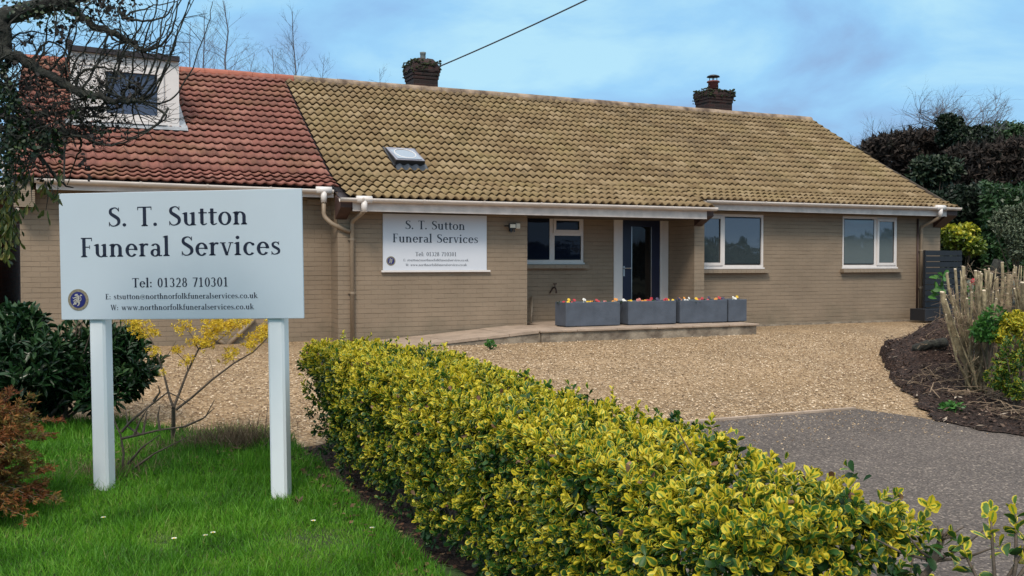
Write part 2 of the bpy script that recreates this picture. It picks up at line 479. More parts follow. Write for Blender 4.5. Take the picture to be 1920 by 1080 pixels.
M = dict(
    brick=brickmat('painted_brick', (.285, .215, .150), (.270, .203, .141), (.185, .137, .096), .012, .007, vert=.32),
    redbrick=brickmat('red_brick', (.16, .055, .035), (.10, .035, .025), (.12, .09, .07)),
    chim=brickmat('chimney_brick', (.045, .019, .016), (.018, .013, .012), (.05, .043, .04), bump=.014),
    tan=plain('tan_paint', (.285, .215, .150), .5, var=.06),
    white=plain('white_upvc', (.74, .68, .64), .35, var=.03),
    fascia=plain('cream_fascia', (.64, .56, .51), .45, var=.13, scale=5),
    gutter=plain('cream_gutter', (.64, .56, .50), .35, var=.08, scale=3),
    wood=plain('brown_wood', (.06, .03, .024), .6, var=.2),
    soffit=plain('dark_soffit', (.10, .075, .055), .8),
    navy=plain('navy_door_paint', (.012, .016, .042), .35, var=.08),
    metal=plain('steel', (.6, .6, .6), .3, 1),
    black=plain('black_plastic', (.012, .012, .014), .4),
    slate=plain('dark_felt', (.022, .016, .020), .6, var=.2, scale=9),
    lead=plain('lead_flashing', (.30, .32, .34), .5, var=.25, scale=7),
    board=plain('white_sign_panel', (.52, .595, .665), .32, var=.015, scale=2),
    wallboard=plain('white_wall_panel', (.66, .68, .73), .32, var=.015, scale=2),
    post=plain('white_post_paint', (.76, .80, .83), .6, var=.03, scale=2),
    ink=plain('navy_vinyl', (.010, .014, .035), .4, var=.05),
    greyink=plain('slate_vinyl', (.035, .05, .075), .4, var=.05),
    gold=plain('bronze_ring', (.22, .19, .13), .5, var=.25, scale=60),
    royal=plain('royal_blue', (.012, .016, .14), .4),
    silver=plain('pale_gold', (.42, .40, .36), .5),
    planter=plain('slate_grey_planter', (.078, .092, .118), .6, var=.14, scale=5, bump=.004, bscale=18),
    trellis=plain('anthracite_paint', (.013, .015, .020), .5, var=.12),
    stone=plain('platform_stone', (.22, .17, .125), .85, var=.35, scale=5, bump=.02, bscale=14, col2=(.34, .28, .21)),
    slab=plain('paving_slab', (.37, .28, .21), .8, var=.16, scale=4, bump=.006, bscale=20),
    bark=plain('dark_bark', (.018, .016, .014), .9, var=.45, scale=18, bump=.02, bscale=35, col2=(.042, .044, .034)),
    bark2=plain('grey_brown_bark', (.10, .075, .055), .85, var=.3, scale=20, bump=.006, bscale=60),
    birch=plain('birch_twig', (.10, .10, .12), .8, var=.25, scale=1),
    stump=plain('cut_stem_bark', (.20, .155, .085), .8, var=.45, scale=9, bump=.014, bscale=30, col2=(.34, .275, .16)),
    cut=plain('cut_wood', (.62, .50, .36), .7, var=.12, scale=30),
    twig=plain('dry_twig', (.24, .17, .11), .85, var=.3, scale=9),
    soil=pebblemat('bark_mulch', [(.018, .011, .009), (.045, .026, .02), (.028, .017, .013), (.09, .055, .042)], 42, bump=.03),
    mulch=plain('mulch_chip', (.055, .032, .026), .9, var=.5, scale=12, col2=(.13, .085, .06)),
    gravel=pebblemat('gravel_stones', [(.10, .055, .028), (.46, .315, .175), (.35, .23, .125), (.60, .44, .275), (.21, .125, .062), (.72, .55, .37)], 38, big=((.38, .24, .115), .5, .45), bump=.035),
    asphalt=pebblemat('asphalt_stones', [(.052, .042, .036), (.118, .097, .085), (.085, .070, .062), (.155, .128, .112), (.064, .053, .046), (.30, .25, .205)], 70, bump=.006),
    earth=plain('ground_earth', (.06, .06, .03), .95, var=.3, scale=2),
    lawn=plain('lawn_soil', (.035, .055, .012), .95, var=.35, scale=5, bump=.02, bscale=30, col2=(.05, .095, .02)),
    glass_dark=glassmat('dark_pane', (.010, .015, .030), 1.35),
    glass_blind=glassmat('pane_over_blind', (.045, .060, .066), 2.1, .015, .5),
    glass_blind2=glassmat('pane_over_pale_blind', (.135, .165, .17), 1.9, .015, .5),
    glass_sky=glassmat('roof_window_glass', (.24, .29, .35), 1.5, .05),
    glass_dorm=glassmat('dormer_pane', (.06, .075, .12), 1.5, .02),
    lamp=plain('lamp_glass', (.75, .68, .55), .3),
    red_tile=tilemat('red_tiles', [(.150, .066, .050), (.255, .104, .080), (.200, .080, .062), (.31, .142, .108)], .15, (.20, .13, .055), (.13, .055, .04)),
    tan_tile=tilemat('buff_tiles', [(.19, .128, .066), (.28, .200, .106), (.235, .162, .084), (.33, .242, .14)], .15, (.30, .235, .095), (.11, .078, .052)),
    ridge_red=plain('red_ridge', (.33, .105, .065), .8, var=.2, scale=5),
    ridge_tan=plain('weathered_ridge', (.22, .145, .095), .9, var=.45, scale=4, col2=(.38, .28, .20), bump=.01),
    moss=plain('moss', (.030, .040, .014), .95, var=.4, scale=15, bump=.03, bscale=40),
    terracotta=plain('terracotta_pot', (.20, .06, .05), .7),
    greypot=plain('grey_pot', (.14, .16, .16), .7),
    cable=plain('cable', (.04, .05, .07), .6),
)
M['grass'] = leafmat('grass_blade', [(0, (.028, .095, .010)), (.5, (.090, .270, .018)), (.85, (.185, .43, .032)), (1, (.22, .25, .07))], rough=.5, trans=.35)
M['euonymus'] = leafmat('variegated_leaf', [(0, (.010, .042, .010)), (.4, (.042, .125, .018)), (1, (.16, .28, .03))],
                        rim=((.56, .45, .018), (.74, .60, .06)), rough=.45, trans=.22)
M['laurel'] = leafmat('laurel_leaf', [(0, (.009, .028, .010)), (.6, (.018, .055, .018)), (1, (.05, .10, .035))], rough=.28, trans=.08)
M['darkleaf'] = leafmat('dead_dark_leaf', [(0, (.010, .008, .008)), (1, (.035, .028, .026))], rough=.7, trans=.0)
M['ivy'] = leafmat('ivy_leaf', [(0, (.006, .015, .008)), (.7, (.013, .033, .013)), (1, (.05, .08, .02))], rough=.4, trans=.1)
M['hangleaf'] = leafmat('hanging_leaf', [(0, (.02, .04, .01)), (.6, (.06, .085, .015)), (1, (.16, .14, .03))], rough=.5, trans=.2)
M['conifer'] = leafmat('conifer_needle', [(0, (.11, .028, .012)), (.35, (.28, .095, .025)), (.52, (.22, .15, .035)), (.75, (.07, .10, .02)), (1, (.035, .08, .018))], rough=.7, trans=.1)
M['blossom'] = leafmat('yellow_blossom', [(0, (.45, .27, .012)), (.5, (.72, .50, .03)), (1, (.85, .66, .07))], rough=.6, trans=.25)
M['brownhedge'] = leafmat('brown_twig_leaf', [(0, (.012, .010, .009)), (.5, (.034, .025, .020)), (.8, (.062, .044, .034)), (.86, (.012, .022, .010)), (1, (.025, .042, .018))], rough=.8, trans=0)
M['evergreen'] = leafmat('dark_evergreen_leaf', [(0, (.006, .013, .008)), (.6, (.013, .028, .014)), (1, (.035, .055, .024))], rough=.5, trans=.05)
M['greenshrub'] = leafmat('green_shrub_leaf', [(0, (.014, .038, .014)), (.6, (.030, .075, .022)), (1, (.09, .15, .06))], rough=.35, trans=.1)
M['paleshrub'] = leafmat('sage_leaf', [(0, (.035, .055, .03)), (.6, (.10, .13, .07)), (1, (.24, .28, .19))], rough=.5, trans=.1)
M['yellowshrub'] = leafmat('golden_leaf', [(0, (.03, .07, .01)), (.45, (.14, .20, .02)), (1, (.62, .56, .05))], rough=.4, trans=.2)
M['brightgreen'] = leafmat('bright_green_leaf', [(0, (.025, .10, .02)), (1, (.10, .26, .05))], rough=.35, trans=.3)
M['dry'] = leafmat('dry_grass_blade', [(0, (.07, .05, .03)), (.6, (.22, .15, .09)), (1, (.38, .29, .18))], rough=.8, trans=.1)
M['litter'] = leafmat('fallen_leaf', [(0, (.035, .018, .012)), (.6, (.12, .055, .03)), (1, (.26, .16, .09))], rough=.7, trans=0)
M['chips'] = leafmat('bark_chip', [(0, (.014, .009, .007)), (.45, (.055, .033, .025)), (.8, (.13, .083, .060)), (.95, (.27, .19, .14)), (1, (.50, .42, .33))], rough=.85, trans=0)
M['petal'] = {k: plain('petal_' + k, c, .5, var=.1) for k, c in dict(yellow=(.80, .52, .02), red=(.50, .03, .045), white=(.80, .78, .72), purple=(.035, .03, .09), orange=(.75, .30, .04), pink=(.62, .22, .20)).items()}


# ------------------------------------------------------------------ ground
def noise2(x, y, s=1.0, seed=0):
    r = np.random.default_rng(seed)
    z = np.zeros_like(np.asarray(x, float))
    for i in range(9):
        a = r.random() * 6.28; f = s * (1 + 2.2 * r.random() * (i / 3 + 1)); p = r.random() * 6.28
        z += np.sin((np.cos(a) * x + np.sin(a) * y) * f + p) / (1 + i * .5)
    return z / 4.0


def sheet(name, poly, mat, lift, step=.25, amp=0, seed=1, kind='structure', zf=None, edge_amp=0.0, skirt=False):
    """grid sheet clipped to a polygon by snapping the border"""
    import bmesh
    bm = bmesh.new()
    pts = []
    n = len(poly)
    for i in range(n):
        a = Vector(poly[i]); b = Vector(poly[(i + 1) % n])
        k = max(1, int((b - a).length / step))
        nn = Vector((-(b - a).y, (b - a).x)).normalized()
        for j in range(k):
            q = a + (b - a) * j / k
            if edge_amp and j: q = q + nn * float(noise2(q.x, q.y, 3.5, seed + 5)) * edge_amp + nn * random.uniform(-1, 1) * edge_amp * .25
            pts.append(q)
    vs_ = [bm.verts.new((p.x, p.y, 0)) for p in pts]
    f = bm.faces.new(vs_)
    xs = [p.x for p in pts]; ys = [p.y for p in pts]
    for ax, lo, hi in ((0, min(xs), max(xs)), (1, min(ys), max(ys))):
        x = math.floor(lo / step) * step + step * .37
        while x < hi:
            co = [0, 0, 0]; no = [0, 0, 0]; co[ax] = x; no[ax] = 1
            g = bm.verts[:] + bm.edges[:] + bm.faces[:]
            bmesh.ops.bisect_plane(bm, geom=g, plane_co=co, plane_no=no, dist=1e-5)
            x += step
    for v in bm.verts:
        z = float(gz(v.co.y)) + lift
        if zf: z += zf(v.co.x, v.co.y)
        if amp: z += amp * float(noise2(v.co.x, v.co.y, 1.5, seed))
        v.co.z = z
    if skirt:
        for v in bm.verts:
            if v.is_boundary: v.co.z = float(gz(v.co.y)) + .020
    me = bpy.data.meshes.new(name)
    bm.to_mesh(me); bm.free()
    o = link(name, me, mat, None, True)
    o['kind'] = kind
    if me.polygons[0].normal.z < 0: me.flip_normals()
    return o


_b = MB()                                   # one earth sheet out to the horizon
ysl = [-900, -60, -20, -7.8, -1.5, 1.5, 20, 60, 1500]
for i in range(len(ysl) - 1):
    for x0, x1 in ((-1500, -40), (-40, 40), (40, 1500)):
        y0, y1 = ysl[i], ysl[i + 1]
        _b.quad((x0, y0, gz(y0) - .05), (x1, y0, gz(y0) - .05), (x1, y1, gz(y1) - .05), (x0, y1, gz(y1) - .05))
tag(_b.build('ground', M['earth']), kind='structure')

SOIL = [(4.60, -7.35), (4.90, -7.05), (5.35, -6.35), (5.95, -5.5), (6.5, -4.95), (7.6, -3.7), (9.2, -2.7), (11.6, -1.2), (16, -1.0), (16, -14), (5.6, -14), (4.75, -8.6), (4.64, -7.9)]
sheet('gravel_drive', [(-16, -4.1), (-4.6, -4.6), (-3.3, -5.05), (-2.7, -5.72), (-2.15, -5.9), (-2.1, -7.2), (-1.0, -7.2), (-1.0, -6.66), (4.17, -6.66), (4.6, -7.4), (5.3, -7.1), (5.9, -6.2), (6.9, -5.2), (8, -3.6), (11.6, -1.1), (16, -.8), (16, 2), (-16, 2)], M['gravel'], .0, .4, .012, edge_amp=.05)
sheet('asphalt_drive', [(-1.35, -6.68), (4.2, -6.68), (4.56, -7.22), (4.95, -8.4), (6.4, -14), (4, -18), (-1.6, -18), (-1.0, -12.5)], M['asphalt'], .008, .5, .006, edge_amp=.02)
# pale concrete edging between gravel and asphalt
_b = MB()
for i in range(14):
    x0 = -1.0 + i * .37; x1 = x0 + .36
    _b.box(x0, min(x1, 4.19), -6.71, -6.65, gz(-6.68) - .05, gz(-6.68) + .026 + random.uniform(0, .004))
o = _b.build('edging_kerb', M['slab']); tag(o, kind='structure')


def mound(x, y):
    h = .46 * math.exp(-((x - 7.6) ** 2 / .35 + (y + 4.95) ** 2 / .35)) + .16 * math.exp(-((x - 7.3) ** 2 / 1.6 + (y + 5.2) ** 2 / 1.1)) + .20 * math.exp(-((x - 8.3) ** 2 / 1.3 + (y + 4.2) ** 2 / 1.0))
    return h + .05 * float(noise2(x, y, 4, 11)) + .035 * float(noise2(x, y, 12, 12)) + .02 * float(noise2(x, y, 30, 13))


sheet('soil_bed', SOIL, M['soil'], .03, .07, 0, zf=mound, edge_amp=.16, skirt=True)
LAWN = [(-16, -18), (-1.86, -18), (-1.70, -12.5), (-1.74, -9.5), (-1.84, -7.3), (-1.98, -5.95), (-2.7, -5.75), (-3.3, -5.05), (-4.6, -4.6), (-16, -4.1)]
sheet('lawn', LAWN, M['lawn'], .012, .25, .03, 3)
sheet('hedge_soil', [(-2.08, -13.6), (-.95, -13.6), (-.92, -6.5), (-1.2, -6.3), (-2.05, -6.6), (-1.98, -9)], M['soil'], .02, .15, .02, 4, edge_amp=.06)


def lawn_z(x, y): return gz(y) + .012 + .03 * noise2(x, y, 1.5, 3)


# ------------------------------------------------------------------ house
H = empty('bungalow')
tag(H, 'long single-storey brick bungalow painted taupe with red and buff tiled roof', 'house')
XL, XR, YW = -4.43, 13.47, .46          # left and right corners, set-back wall plane
X0, X1, X2, X3, X4 = .02, 3.29, 6.71, 6.93, 6.93
YR = .83                                # recess back wall
ZE = 2.36
PLAT = .19


def wall_face(mb, x0, x1, z0, z1, y, ops=(), rev=.09):
    xs = sorted({x0, x1, *[o[0] for o in ops], *[o[1] for o in ops]})
    zs = sorted({z0, z1, *[o[2] for o in ops], *[o[3] for o in ops]})
    for i in range(len(xs) - 1):
        for j in range(len(zs) - 1):
            a, b_, c, d = xs[i], xs[i + 1], zs[j], zs[j + 1]
            if any(o[0] - 1e-6 <= a and b_ <= o[1] + 1e-6 and o[2] - 1e-6 <= c and d <= o[3] + 1e-6 for o in ops): continue
            mb.quad((a, y, c), (b_, y, c), (b_, y, d), (a, y, d))
    for a, b_, c, d in ops:
        mb.quad((a, y, c), (a, y + rev, c), (a, y + rev, d), (a, y, d))
        mb.quad((b_, y + rev, c), (b_, y, c), (b_, y, d), (b_, y + rev, d))
        mb.quad((a, y + rev, c), (a, y, c), (b_, y, c), (b_, y + rev, c))
        mb.quad((a, y, d), (a, y + rev, d), (b_, y + rev, d), (b_, y, d))


def zroof(y):
    return 4.98 - .577 * (4.75 - y) if y >= .75 else 2.672 - .36 * (.75 - y)


WIN_A = (3.64, 4.84, 1.225, 2.12)       # in the recess
DOOR = (5.47, 6.69, PLAT, 2.13)
WIN_B = (7.16, 8.68, 1.13, 2.20)
WIN_C = (10.70, 12.22, 1.13, 2.22)
wb = MB()
wall_face(wb, XL, X0, -.15, ZE, YW)
wb.quad((X0, YW, -.15), (X0, 0, -.15), (X0, 0, ZE), (X0, YW, ZE))
wall_face(wb, X0, X1, -.15, 2.12, 0)
wb.quad((X1, 0, 0), (X1, YR, 0), (X1, YR, 2.12), (X1, 0, 2.12))
wall_face(wb, X1, X2, 0, 2.14, YR, (WIN_A, DOOR), .08)
wb.quad((X2, YR, 0), (X2, 0, 0), (X2, 0, 2.14), (X2, YR, 2.14))
wall_face(wb, X2, X3, -.1, 2.14, 0)
wb.quad((X3, 0, -.1), (X3, YW, -.1), (X3, YW, ZE), (X3, 0, ZE))
wall_face(wb, X3, XR, -.1, ZE, YW, (WIN_B, WIN_C), .07)
yb = 9.0
for x, sgn in ((XR, 1), (XL, -1)):
    q = [(x, YW, -.1), (x, yb, -.1), (x, yb, 2.4), (x, 4.75, 4.86), (x, YW, 2.45)]
    wb.add(q, ((0, 1, 2, 3, 4),) if sgn > 0 else ((4, 3, 2, 1, 0),))
wb.quad((XR, yb, -.1), (XL, yb, -.1), (XL, yb, 2.4), (XR, yb, 2.4))
wb.build('wall', M['brick'], H)
_b = MB()                               # damp concrete plinth foot
_b.box(X4 + .3, XR + .02, YW - .05, YW, -.1, .035)
_b.build('plinth', M['stone'], H)


# --- roof tiles
def tiles(name, x0, x1, ys, mat, pitch=.15, amp=.021, lip=.030, sx=8, sharp=0, label=None, stain=None, seed=0):
    """ys: course edges from the top down"""
    r = np.random.default_rng(seed)
    nx = int(round((x1 - x0) / pitch))
    xs = np.linspace(x0, x0 + nx * pitch, nx * sx + 1)
    ph = (xs - x0) / pitch * 2 * np.pi
    w = np.sin(ph - 1.2 + .25 * np.sin(ph)); w = 2 * ((w + 1) / 2) ** 1.6 - .8
    if sharp: w = np.where(w > .1, w, w * .25 + .0)           # flatter pans, bold rolls
    prof = amp * w
    V, Q, T, S = [], [], [], []
    nc = len(xs)
    for ci in range(len(ys) - 1):
        ya, yb_ = ys[ci], ys[ci + 1]
        za, zb = zroof(ya), zroof(yb_)
        d = np.array([yb_ - ya, zb - za]); d /= np.linalg.norm(d)
        nrm = np.array([d[1], -d[0]]);
        if nrm[1] < 0: nrm = -nrm
        tid = np.floor((np.arange(nc) / sx) / 2 + .01 + (ci % 2) * .5).astype(int)
        rt = r.random(tid.max() + 2); jy = r.normal(0, .006, tid.max() + 2); jh = r.normal(0, .0025, tid.max() + 2)
        base = len(V) * nc
        for row, (yy, zz, h) in enumerate(((ya, za, .0), (yb_, zb, lip), (yb_ + .004, zb, lip - .017), (yb_ + .09, zb + .045, -.035))):
            off = prof + h + (jh[tid] if row in (1, 2) else 0)
            dy = jy[tid] if row in (1, 2) else 0
            V.append(np.stack([xs, yy + nrm[0] * off + d[0] * dy, zz + nrm[1] * off + d[1] * dy], 1))
            T.append(rt[tid]); 
            S.append(np.full(nc, 0.0) if stain is None else stain(xs, yy))
        for row in range(3):
            a = base + row * nc + np.arange(nc - 1)
            Q.append(np.stack([a, a + nc, a + nc + 1, a + 1], 1))
    o = np_mesh(name, np.concatenate(V), np.concatenate(Q), mat, H, {'tint': np.concatenate(T), 'stain': np.concatenate(S)})
    if label: o['label'] = label
    return o


GA = .2857
ymain = [4.70 - (4.70 - .75) / 17 * i for i in range(18)] + [.535, .32, .10]
ymid = [4.70 - (4.70 - .75) / 17 * i for i in range(18)] + [.47, .19, -.10, -.39]


def stn(xs, y): return .16 * np.exp(-((4.7 - y) / .5)) + .10 * np.exp(-((xs - 9) ** 2 / 6)) * (y > 1.0) + 0 * xs


tiles('roof', -4.58, .12, ymain, M['red_tile'], .15, .019, .038, sharp=1, label='red tiled left end of the roof', stain=lambda xs, y: 0 * xs, seed=1)
tiles('roof', .12, 6.87, ymid, M['tan_tile'], .15, .0235, .038, label='buff tiled middle of the roof reaching lower over the porch', stain=stn, seed=2)
tiles('roof', 6.87, 13.62, ymain, M['tan_tile'], .15, .0235, .038, label='buff tiled right end of the roof', stain=stn, seed=3)
_b = MB()                               # back slope and undersides
_b.quad((-4.58, 9.4, 2.25), (13.6, 9.4, 2.25), (13.6, 4.8, 4.95), (-4.58, 4.8, 4.95))
_b.quad((-4.56, .12, 2.375), (-4.56, .75, 2.585), (13.58, .75, 2.585), (13.58, .12, 2.375))
_b.quad((-4.56, .75, 2.585), (-4.56, 4.75, 4.89), (13.58, 4.75, 4.89), (13.58, .75, 2.585))
_b.quad((0, -.36, 2.205), (0, .6, 2.53), (6.86, .6, 2.53), (6.86, -.36, 2.205))
_b.build('roof_underlay', M['slate'], H)
_b = MB()                               # red returns of the last tiles where the red eave meets the buff one
for nm, xa, xb, mt in (('ridge', -4.58, .28, M['ridge_red']), ('ridge', .28, 13.60, M['ridge_tan'])):
    rb = MB(); x = xa
    while x < xb - .05:
        x2 = min(x + .45, xb); s_ = random.uniform(-.004, .004)
        prof = [(4.75 + .13 * math.cos(a), 4.925 + s_ + .115 * math.sin(a)) for a in np.linspace(-.25, math.pi + .25, 10)]
        vv = [(xx, py, pz) for xx in (x, x2 - .006) for py, pz in prof]
        n_ = len(prof)
        rb.add(vv, [(i, i + 1, n_ + i + 1, n_ + i) for i in range(n_ - 1)] + [tuple(range(n_)), tuple(range(2 * n_ - 1, n_ - 1, -1))])
        x = x2
    rb.build(nm, mt, H)
# mortar bedding under the ridge
_b = MB(); _b.box(-4.5, 13.5, 4.64, 4.86, 4.80, 4.93); _b.build('ridge_mortar', M['ridge_tan'], H)

# --- fascias, gutters, soffits


def gutter(xa, xb, y, z, sag=0.0):
    g = MB()
    n = 40; seg = 9
    rr = .058
    vs_, fs_ = [], []
    xs = np.linspace(xa, xb, n)
    for x in xs:
        zz = z + sag * ((x - xa) / (xb - xa) - .5)
        for k in range(seg):
            a = math.pi + math.pi * k / (seg - 1)
            vs_.append((x, y + rr * math.cos(a), zz + rr * math.sin(a) * 1.05))
        for k in range(seg):
            a = 2 * math.pi - math.pi * k / (seg - 1)
            vs_.append((x, y + (rr - .006) * math.cos(a), zz + .001 + (rr - .006) * math.sin(a) * 1.05))
    m_ = seg * 2
    for i in range(n - 1):
        for k in range(m_):
            j = (k + 1) % m_
            fs_.append((i * m_ + k, i * m_ + j, (i + 1) * m_ + j, (i + 1) * m_ + k))
    fs_.append(tuple(range(seg))); fs_.append(tuple((n - 1) * m_ + k for k in range(seg - 1, -1, -1)))
    g.add(vs_, fs_)
    o = g.build('gutter', M['gutter'], H, True)
    x = xa + .35
    while x < xb - .1:
        br = MB()
        zz = z + sag * ((x - xa) / (xb - xa) - .5)
        pr = [(x, y + (rr + .008) * math.cos(a), zz + (rr + .008) * math.sin(a) * 1.05) for a in np.linspace(math.pi * .96, 2 * math.pi, 9)]
        for p, q in zip(pr[:-1], pr[1:]):
            br.add([(p[0] - .016, p[1], p[2]), (p[0] + .016, p[1], p[2]), (q[0] + .016, q[1], q[2]), (q[0] - .016, q[1], q[2])], ((0, 1, 2, 3),))
        br.build('gutter_bracket', M['gutter'], o)
        x += random.choice((.92, .98, 1.02))
    return o


gutter(-4.22, -.04, .035, 2.405, -.03)
gutter(-.06, 6.86, -.46, 2.243, .012)
gutter(6.97, 13.56, .035, 2.425, .012)


def fascia(xa, xb, y, z0, z1, ywall):
    f = MB(); f.box(xa, xb, y, y + .02, z0, z1)
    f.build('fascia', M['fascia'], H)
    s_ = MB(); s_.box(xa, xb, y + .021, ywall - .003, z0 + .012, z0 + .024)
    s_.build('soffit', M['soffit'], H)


fascia(-4.20, -.02, .10, 2.275, 2.395, YW)
fascia(.16, 6.70, -.395, 2.045, 2.225, YR + .2)
fascia(6.99, 13.25, .10, 2.245, 2.41, YW)
_b = MB()                               # closes the middle eave above the wall head
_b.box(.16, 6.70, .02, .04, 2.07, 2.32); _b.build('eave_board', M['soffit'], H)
for xa, xb in ((-.02, .16), (6.702, 6.87)):       # brown corbelled box ends of the middle eave
    s_ = MB()
    v = [(xa, -.36, 2.215), (xb, -.36, 2.215), (xb, -.36, 2.10), (xa, -.36, 2.10), (xa, .0, 1.93), (xb, .0, 1.93), (xa, .02, 2.3), (xb, .02, 2.3)]
    s_.add(v, ((0, 3, 2, 1), (3, 4, 5, 2), (0, 1, 7, 6), (0, 6, 4, 3), (1, 2, 5, 7)))
    s_.box(xa - .004, xb + .004, -.366, -.35, 2.105, 2.12)
    s_.build('eave_box', M['wood'], H)
s_ = MB()
v = [(13.25, .09, 2.40), (13.55, .09, 2.40), (13.55, .09, 2.27), (13.25, .09, 2.27), (13.25, YW - .01, 2.02), (13.55, YW - .01, 2.02), (13.25, YW, 2.45), (13.55, YW, 2.45)]
s_.add(v, ((0, 3, 2, 1), (3, 4, 5, 2), (0, 1, 7, 6), (0, 6, 4, 3), (1, 2, 5, 7)))
s_.build('eave_box', M['wood'], H)
s_ = MB()
for i in range(9): s_.box(-4.50, -4.22, .14, YW - .004, 2.03 + i * .027, 2.052 + i * .027)
s_.box(-4.48, -4.24, .16, YW - .005, 2.03, 2.40)
o = s_.build('eave_box', M['tan'], H)
_b = MB(); _b.box(-.36, -.08, YW - .03, YW - .004, 2.19, 2.26); _b.build('vent', M['tan'], H)

# verge boards on the right gable
_b = MB()
for ya, yb_ in ((.12, 4.75), (9.35, 4.75)):
    za = 2.42 if ya < 5 else 2.26
    _b.add([(13.585, ya, za - .09), (13.585, yb_, 4.80), (13.585, yb_, 4.93), (13.585, ya, za + .02), (13.565, ya, za - .09), (13.565, yb_, 4.80), (13.565, yb_, 4.93), (13.565, ya, za + .02)],
           ((0, 1, 2, 3), (7, 6, 5, 4), (0, 4, 5, 1), (3, 2, 6, 7)))
_b.build('verge_board', M['soffit'], H)


def downpipe(path, rtop=.034, collars=()):
    p = MB()
    p.tube(path, .034, 12)
    o = p.build('downpipe', M['tan'], H, True)
    if collars:
        for x, y, z in collars:
            c = MB()
            c.tube([(x, y, z - .02), (x, y, z + .02)], .041, 12)
            c.box(x - .06, x + .06, y + .02, y + .06, z - .012, z + .012)
            c.build('pipe_clip', M['tan'], o)
    return o


def outlet(x, y, z):
    p = MB(); p.tube([(x, y, z), (x, y, z - .17)], [.052, .045], 12); p.box(x - .12, x + .12, y - .066, y + .066, z - .0, z + .012) if False else None
    p.tube([(x - .12, y, z + .022), (x + .12, y, z + .022)], .056, 12)
    p.build('gutter_outlet', M['white'], H, True)


def bend(pts, r=.05):
    """round the corners of a pipe path"""
    out = [Vector(pts[0])]
    for a, b, c in zip(pts[:-2], pts[1:-1], pts[2:]):
        a, b, c = Vector(a), Vector(b), Vector(c)
        u = (a - b).normalized() * r; w = (c - b).normalized() * r
        out += [b + u, b + (u + w) * .29, b + w]
    out.append(Vector(pts[-1]))
    return out


outlet(-.19, .03, 2.36)
outlet(.32, -.46, 2.20)
PX = .235
downpipe(bend([(.32, -.46, 2.10), (.32, -.46, 2.04), (PX, -.05, 1.90), (PX, -.05, -.05)]), collars=((PX, -.05, 1.62), (PX, -.05, .78)))
downpipe(bend([(-.19, .03, 2.25), (-.19, YW - .42, 1.98), (-.08, -.02, 1.86), (.20, -.05, 1.74)]))
outlet(12.98, .03, 2.40)
PX = 12.98
downpipe(bend([(12.98, .03, 2.26), (12.98, .03, 2.22), (12.86, YW - .05, 2.03), (12.86, YW - .05, .22)]), collars=((12.86, YW - .05, 1.52), (12.86, YW - .05, .72)))
p = MB(); p.tube([(12.78, YW - .02, 2.2), (12.78, YW - .02, .2)], .02, 8); p.build('cable_duct', M['wood'], H, True)
# diagonal pipe on the left wall
wl = YW - .05
downpipe([(-1.62, wl, -.03), (-1.20, wl, .38)])
p = MB(); p.tube([(-1.62, wl, -.02), (-1.80, wl, .12)], .03, 10); p.build('downpipe', M['tan'], H, True)


# --- windows


def window(rect, y, panes, glass, sill=True, mat=None, sill_x=None):
    """panes: (x0,x1,z0,z1, sash) in metres inside rect; sash panes carry an extra proud frame"""
    x0, x1, z0, z1 = rect
    mat = mat or M['white']
    f = MB()
    t = .05
    f.box(x0, x0 + t, y - .03, y + .04, z0, z1); f.box(x1 - t, x1, y - .03, y + .04, z0, z1)
    f.box(x0 + t, x1 - t, y - .03, y + .04, z0, z0 + t + .03); f.box(x0 + t, x1 - t, y - .03, y + .04, z1 - t, z1)
    f.box(x0 - .012, x1 + .012, y - .055, y - .031, z0 + .002, z0 + .032)
    done = set()
    for a, b_, c, d, sash in panes:
        for e, is_x in ((a, 1), (b_, 1), (c, 0), (d, 0)):
            pass
        if sash:
            s_ = .045
            f.bev(a - .01, a + s_, y - .052, y - .0305, c - .01, d + .01, .004); f.bev(b_ - s_, b_ + .01, y - .052, y - .0305, c - .01, d + .01, .004)
            f.box(a + s_, b_ - s_, y - .050, y - .0305, c - .01, c + s_); f.box(a + s_, b_ - s_, y - .050, y - .0305, d - s_, d + .01)
    o = f.build('window', mat, H)
    # mullions between neighbouring panes
    g = MB()
    xs = sorted({p[0] for p in panes} | {p[1] for p in panes})
    for a, b_ in zip([p[1] for p in panes], [p[0] for p in panes][1:]):
        if b_ > a: g.box(a, b_, y - .028, y + .038, z0 + t + .03, z1 - t)
    if len(panes) == 3: g.box(panes[1][0], x1 - t, y - .029, y + .037, panes[1][3], panes[2][2])
    g.build('mullion', mat, o)
    for a, b_, c, d, sash in panes:
        s_ = .045 if sash else 0
        q = MB(); q.box(a + s_ - .004, b_ - s_ + .004, y - .018, y - .006, c + s_ - .004, d - s_ + .004)
        q.build('pane', glass, o)
        gk = MB(); w_ = .008
        A, B, C_, D_ = a + s_, b_ - s_, c + s_, d - s_
        for bx in ((A, A + w_, C_, D_), (B - w_, B, C_, D_), (A + w_, B - w_, C_, C_ + w_), (A + w_, B - w_, D_ - w_, D_)):
            gk.box(bx[0], bx[1], y - .0235, y - .0185, bx[2], bx[3])
        gk.build('gasket', M['black'], o)
    if sill:
        s_ = MB()
        sx0, sx1 = sill_x or (x0 - .06, x1 + .06)
        x = sx0
        while x < sx1 - .01:
            x2 = min(x + .112, sx1)
            s_.box(x, x2 - .004, y - .155, y + .03, z0 - .075, z0 - .012)
            x = x2
        s_.box(sx0 + .003, sx1 - .003, y - .148, y + .027, z0 - .072, z0 - .008)
        s_.build('sill', M['tan'], o)
    return o


